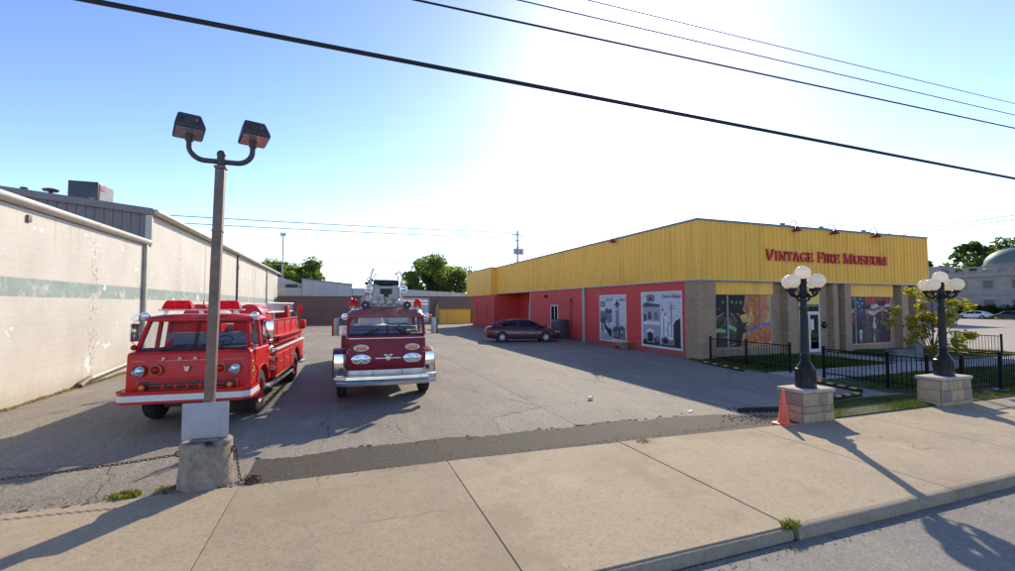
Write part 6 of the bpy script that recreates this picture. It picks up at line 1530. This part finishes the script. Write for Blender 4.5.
tree('evergreen_tree', 'tiny dark conifer tip over the grey rear roof between two trees', (5.2, 95, 0), 9.0, 2.6, 2500, .22, 'hedge', 8, .2, 12)
tree('young_tree', 'small yellowing street tree behind the second lamp', (19.85, 9.95, .02), 3.5, 3.0, 2300, .066, 'leaf3', 11, .10, 30, cr=.17, thin=.45)
for i, (x, y, H, W_, s_) in enumerate(((141, 60.5, 19.0, 17, 21), (148, 53, 18.0, 16, 22), (139, 70, 15.5, 11, 23))):
    tree('shade_tree', ['tall dense green tree behind the domed stone building', 'dense green tree right behind the green dome', 'lower green tree at the left end of the stone building'][i], (x, y, 0), H, W_, 9000, .42, 'leaf', s_, .22, 30)

# ================================================================== rear buildings
def local(mb, name, m, par, off, smooth=30):
    o = mb.build(name, m, par, smooth); o.location = (-off[0], -off[1], 0); return o
off = (-3, 64); rb = thing('rear_building', 'dark brick building with grey ribbed metal upper wall at the back of the lot', 'building', (*off, 0))
local(MB().box(-16, 1.24, 64, 64.4, -.3, 3.66).box(.9, 1.24, 64.4, 84, -.3, 3.66).box(-16, -15.6, 64.4, 84, -.3, 3.66), 'brick_wall', 'backbrick', rb, off)
mb = MB(); ribs(mb, (-4.9, 63.9), (1.26, 63.9), 3.66, 0, .32, .03, .65, top=lambda t: 5.85-.62*t); mb.prism([(-4.88, 3.67), (1.24, 3.67), (1.24, 5.2), (-4.88, 5.82)], 'y', 63.91, 84)
local(mb, 'metal_wall', 'greymetal', rb, off)
mb = MB(); mb.prism([(-5.0, 5.86), (1.36, 5.22), (1.36, 5.34), (-5.0, 5.98)], 'y', 63.7, 84.2); local(mb, 'roof', 'trim', rb, off)
mb = MB(); ribs(mb, (-16, 63.95), (-4.93, 63.95), 3.66, 4.72, .32, .03, .65); mb.box(-16, -4.93, 63.96, 84, 3.67, 4.7); local(mb, 'side_wing_wall', 'greymetal', rb, off)
mb = MB(); mb.prism([(-16, 7.0), (-10, 6.9), (-4.95, 5.3), (-4.95, 4.73), (-16, 4.73)], 'y', 66, 84); local(mb, 'side_wing_roof', 'greymetal', rb, off)
mb = MB(); mb.box(-7.0, -5.6, 65.88, 65.98, 4.85, 5.25, .01); local(mb, 'side_wing_window', 'darkpane', rb, off)
mb = MB(); mb.ball((-5.2, 65.4, 5.0), .25, seg=10, n=8); local(mb, 'roof_vent', 'ltrim', rb, off)
off = (9, 64); rb = thing('rear_building', 'long low brown brick building with pale sloping roof edge and white garage door', 'building', (*off, 0))
local(MB().box(1.3, 5.5, 64.2, 64.5, -.3, 3.72).box(11.6, 20.5, 64.2, 64.5, -.3, 3.72).box(5.5, 11.6, 64.2, 64.5, 3.5, 3.72).box(20.2, 20.5, 64.5, 84, -.3, 3.6), 'brick_wall', 'backbrick', rb, off)
mb = MB(); mb.prism([(1.3, 3.74), (20.6, 3.74), (20.6, 4.05), (7, 4.72), (1.3, 4.78)], 'y', 64.0, 84); local(mb, 'roof', 'paleroof', rb, off)
mb = MB()
for k in range(8): mb.box(5.52, 11.58, 64.25, 64.3, .02+k*.434, .44+k*.434, .01, 1)
local(mb, 'garage_door', 'white_frame', rb, off)
mb = MB(); mb.box(5.4, 5.5, 64.1, 64.19, 0, 3.6); mb.box(11.6, 11.72, 64.1, 64.19, 0, 3.6); local(mb, 'door_frame', 'ltrim', rb, off)
off = (15.2, 61.5); sh = thing('garden_shed', 'small yellow garden shed with brown shingle roof beside the red wing', 'shed', (*off, 0))
mb = MB(); mb.box(12.35, 16.6, 60.0, 63.0, 0, 2.1); mb.prism([(60.0, 2.1), (63.0, 2.1), (61.5, 3.2)], 'x', 12.35, 16.6); local(mb, 'shed_wall', 'yellow2', sh, off)
mb = MB()
for s in (-1, 1): mb.prism([(61.5, 3.22), (61.5+s*1.72, 1.98), (61.5+s*1.72, 2.06), (61.5, 3.30)], 'x', 12.2, 16.75)
local(mb, 'roof', 'shingle', sh, off)
mb = MB()
for x in (12.36, 13.4, 14.46, 15.5, 16.5): mb.box(x, x+.07, 59.965, 59.998, 0, 2.1)
mb.box(12.35, 16.6, 59.97, 59.999, 1.99, 2.09); local(mb, 'corner_board', 'yellow2', sh, off)

# stone building with a copper dome, across the side street
off = (118, 50); sb = thing('stone_building', 'pale stone two-storey building with green copper dome in the right background', 'building', (*off, 0))
xf = 118
mb = MB(); mb.box(xf, xf+25, 18, 57, -.3, 8.6); mb.box(xf+.6, xf+25, 18.5, 56.5, 8.6, 9.4); mb.box(xf-.6, xf+4, 57, 59.5, -.3, 10.6) ; local(mb, 'wall', 'limestone', sb, off)
mb = MB(); mb.box(xf-.45, xf+.0, 17.6, 57.0, 8.05, 8.7); mb.box(xf-.3, xf+25.3, 17.8, 57.3, 8.71, 8.95); mb.box(xf-.12, xf, 18, 57, 4.5, 4.75); mb.box(xf-.15, xf, 18, 57, 0, .9); local(mb, 'cornice', 'limestone', sb, off)
mb = MB()
for k in range(18): mb.box(xf-.2, xf+.1, 18.5+k*2.15, 19.3+k*2.15, 8.96, 9.8)
mb.box(xf-.25, xf+.15, 17.8, 57.2, 9.81, 10.05); local(mb, 'parapet', 'limestone', sb, off)
for z0, z1 in ((1.7, 3.5), (5.7, 7.3)):
    for k in range(9):
        y = 20.6+k*4.1; mb = MB(); mb.box(xf-.14, xf-.003, y-.15, y+1.65, z0-.18, z0); mb.box(xf-.1, xf-.003, y-.12, y, z0+.002, z1); mb.box(xf-.1, xf-.003, y+1.5, y+1.62, z0+.002, z1); mb.box(xf-.12, xf-.003, y-.15, y+1.65, z1+.002, z1+.2)
        w = local(mb, 'window', 'limestone', sb, off); MB().box(xf-.06, xf-.004, y+.002, y+1.498, z0+.002, z1-.002).build('pane', 'darkpane', w)
mb = MB(); mb.lathe([(4.3, 9.4), (4.3, 10.4), (4.5, 10.5), (4.5, 10.7)], (xf+9, 49.9, 0), 'z', 32); local(mb, 'dome_drum', 'limestone', sb, off)
mb = MB(); mb.lathe([(4.3*math.cos(R(a)), 10.7+3.3*math.sin(R(a))) for a in range(0, 90, 8)]+[(.4, 14.0), (.4, 14.4), (.05, 14.6)], (xf+9, 49.9, 0), 'z', 40); local(mb, 'dome', 'copper', sb, off, 50)
off = (62, 44); gb = thing('grey_building', 'low grey flat building just past the right end of the museum', 'building', (*off, 0))
local(MB().box(66, 74, 34.5, 50, -.3, 4.1), 'wall', 'darkstone', gb, off)
local(MB().box(65.8, 74.2, 34.3, 50.2, 4.11, 4.6), 'roof', 'trim', gb, off)
mb = MB(); mb.box(65.9, 65.995, 36, 37.2, 1.2, 2.6); local(mb, 'window', 'darkpane', gb, off); mb = MB(); mb.box(65.9, 65.995, 40, 41.2, 1.2, 2.6); local(mb, 'window', 'darkpane', gb, off)
# hedges and cars in front of it
def hedge(loc, L, H, label, seed):
    rs = np.random.default_rng(seed); t = thing('hedge', label, 'hedge', loc, 0, 'clipped hedges before the stone building')
    cl = [(np.array([rs.normal(0, .4), rs.uniform(-L/2, L/2), H*(.35+.3*rs.random())]), H*.45) for _ in range(14)]
    crown_obj('foliage', leaves(cl, 2600, .22, rs), 'hedge', t)
    mb = MB(); mb.tube([(0, 0, 0), (0, 0, H*.6)], .08, 6); mb.build('stem', 'bark', t)
hedge((114.5, 54, 0), 5, 2.4, 'dark clipped hedge left-most in front of the stone building', 1)
hedge((114.5, 47.5, 0), 6.5, 2.7, 'widest dark clipped hedge below the stone building windows', 2)
hedge((114.5, 40.5, 0), 5, 2.5, 'dark clipped hedge at the right edge under the dome', 3)
make_car((108, 52.8, 0), R(97), 'distant blue car parked before the stone building', 'carblue', 'distant cars by the stone building', False)
make_car((108, 48.0, 0), R(95), 'distant white car parked before the stone building', 'carwhite', 'distant cars by the stone building', False)
make_car((108, 43.2, 0), R(93), 'distant dark car parked nearest the right edge', 'acgrey' if False else 'hvac', 'distant cars by the stone building', False)
weed_ = struct(grass_obj('roadside_grass', [(104, 106, 36, 44), (109.5, 117.5, 20, 58)], 14, .35, 'weed', .06, 0), 'stuff')

# ================================================================== poles and cables
t = thing('utility_pole', 'wooden utility pole with transformers far behind the museum roof', 'utility pole', (25.9, 66, 0))
mb = MB(); mb.tube([(0, 0, -.2), (0, 0, 14.3)], [.19, .13], 10); mb.build('pole', 'wood', t)
mb = MB(); mb.box(-.9, .9, -.06, .06, 13.5, 13.65); mb.box(-.6, .6, -.06, .06, 12.6, 12.72); mb.build('crossarm', 'wood', t)
for k, dx in enumerate((-.55, .05, .6)):
    mb = MB(); mb.lathe([(.02, 0), (.25, .01), (.27, .1), (.27, .85), (.2, .95), (.02, .97)], (dx, -.35, 10.4), 'z', 14); mb.cyl((dx, -.35, 11.35), (dx, -.35, 11.7), .05, seg=6); mb.build('transformer', 'transformer', t)
mb = MB()
for dx in (-.8, -.3, .3, .8): mb.cyl((dx, 0, 13.65), (dx, 0, 13.9), .05, seg=6)
mb.build('insulator', 'trim', t)
t = thing('antenna_mast', 'thin grey antenna mast over the trees at the left rear', 'mast', (-8.1, 72, 0))
mb = MB(); mb.tube([(0, 0, 0), (0, 0, 12.6)], [.14, .09], 8); mb.build('mast_tube', 'transformer', t)
mb = MB(); mb.box(-.35, .35, -.1, .1, 12.5, 12.9); mb.cyl((-.3, 0, 12.2), (-.3, 0, 13.1), .05, seg=6); mb.cyl((.3, 0, 12.2), (.3, 0, 13.0), .05, seg=6); mb.build('antenna_head', 'transformer', t)
def cable(label, p, q, r, sag, n=40, cat='cable', group='overhead cables', two=None):
    p = Vector(p); q = Vector(q); pts = []
    for k in range(n+1):
        u = k/n; c = p.lerp(q, u); c.z -= 4*sag*u*(1-u); pts.append(c)
    mb = MB(); mb.tube(pts, r, 6)
    if two: mb.tube([c+Vector(two) for c in pts], r, 6)
    return tag(mb.build('overhead_cable', 'wire'), label, cat, group)
# street cables: parallel to the street
YC = 6.2
cable('thick black cable sweeping right across the sky, lowest of the near cables', (-60, 6.2, 6.47), (70, 6.2, 5.17), .030, 0, 60)
cable('second cable from the bottom in the near overhead set', (-60, 7.0, 6.27), (80, 7.0, 8.67), .017, 0, 60)
cable('thin cable second from the top in the near overhead set', (-60, 7.4, 6.93), (80, 7.4, 9.38), .011, 0, 60)
cable('thin topmost cable of the near overhead set', (-60, 7.7, 7.3), (80, 7.7, 10.15), .009, 0, 60)
cable('pair of distant lines at the left reaching the utility pole', (-75, 66, 14.6), (25.9, 66, 13.9), .05, .7, 40, two=(0, .8, -.75))
cable('low distant line reaching the utility pole over the grey rear building', (-40, 68, 8.0), (25.8, 66, 9.4), .055, .6, 40)
cable('distant line leaving the utility pole to the right above the museum roof', (26.6, 66, 13.9), (62, 52, 10.2), .03, .8, 40)
cable('pale service line rising at the far right beside the museum', (30, 38, 6.45), (52, 7, 10.2), .026, .10, 40, two=(0, 0, -.28))

# ================================================================== light, sky, camera
AIR, DUST, GAM, STR = .80, .22, 1.27, .080
AZ, EL = R(36.5), R(30.5)
sd = Vector((math.sin(AZ)*math.cos(EL), math.cos(AZ)*math.cos(EL), math.sin(EL)))
ld = bpy.data.lights.new('sun', 'SUN'); ld.energy = 2.3; ld.angle = R(.53); ld.color = (1.0, .86, .64)
lo = bpy.data.objects.new('sun', ld); col.objects.link(lo); lo.rotation_euler = sd.to_track_quat('Z', 'Y').to_euler(); lo.location = (20, 30, 40)
w = bpy.data.worlds.new('World'); sc.world = w; w.use_nodes = True
nt = w.node_tree; bg = nt.nodes['Background']
sky = nt.nodes.new('ShaderNodeTexSky'); sky.sky_type = 'NISHITA'; sky.sun_disc = False
sky.sun_elevation = EL; sky.sun_rotation = AZ; sky.altitude = 100; sky.air_density = AIR; sky.dust_density = DUST; sky.ozone_density = 2.0
ga = nt.nodes.new('ShaderNodeGamma'); ga.inputs[1].default_value = GAM; nt.links.new(sky.outputs[0], ga.inputs[0])
tn = nt.nodes.new('ShaderNodeMix'); tn.data_type = 'RGBA'; tn.blend_type = 'MULTIPLY'; tn.inputs[0].default_value = 1; nt.links.new(ga.outputs[0], tn.inputs[6]); tn.inputs[7].default_value = (1.0, .895, .90, 1)
nt.links.new(tn.outputs[2], bg.inputs[0]); bg.inputs[1].default_value = STR
cam = bpy.data.cameras.new('camera'); co = bpy.data.objects.new('camera', cam); col.objects.link(co)
cam.sensor_width = 36; cam.lens = 36*451/1015; cam.clip_start = .05; cam.clip_end = 4000
yaw, pit = R(20.15), math.atan(19.5/451)
fw = Vector((math.sin(yaw)*math.cos(pit), math.cos(yaw)*math.cos(pit), math.sin(pit)))
co.location = (0, 0, 2.5); co.rotation_euler = fw.to_track_quat('-Z', 'Y').to_euler()
sc.camera = co
sc.render.engine = 'CYCLES'
sc.view_settings.view_transform = 'Standard'; sc.view_settings.look = 'None'; sc.view_settings.exposure = 1.36; sc.view_settings.gamma = 1
sc.cycles.max_bounces = 8; sc.cycles.transparent_max_bounces = 16; sc.cycles.caustics_reflective = False; sc.cycles.caustics_refractive = False
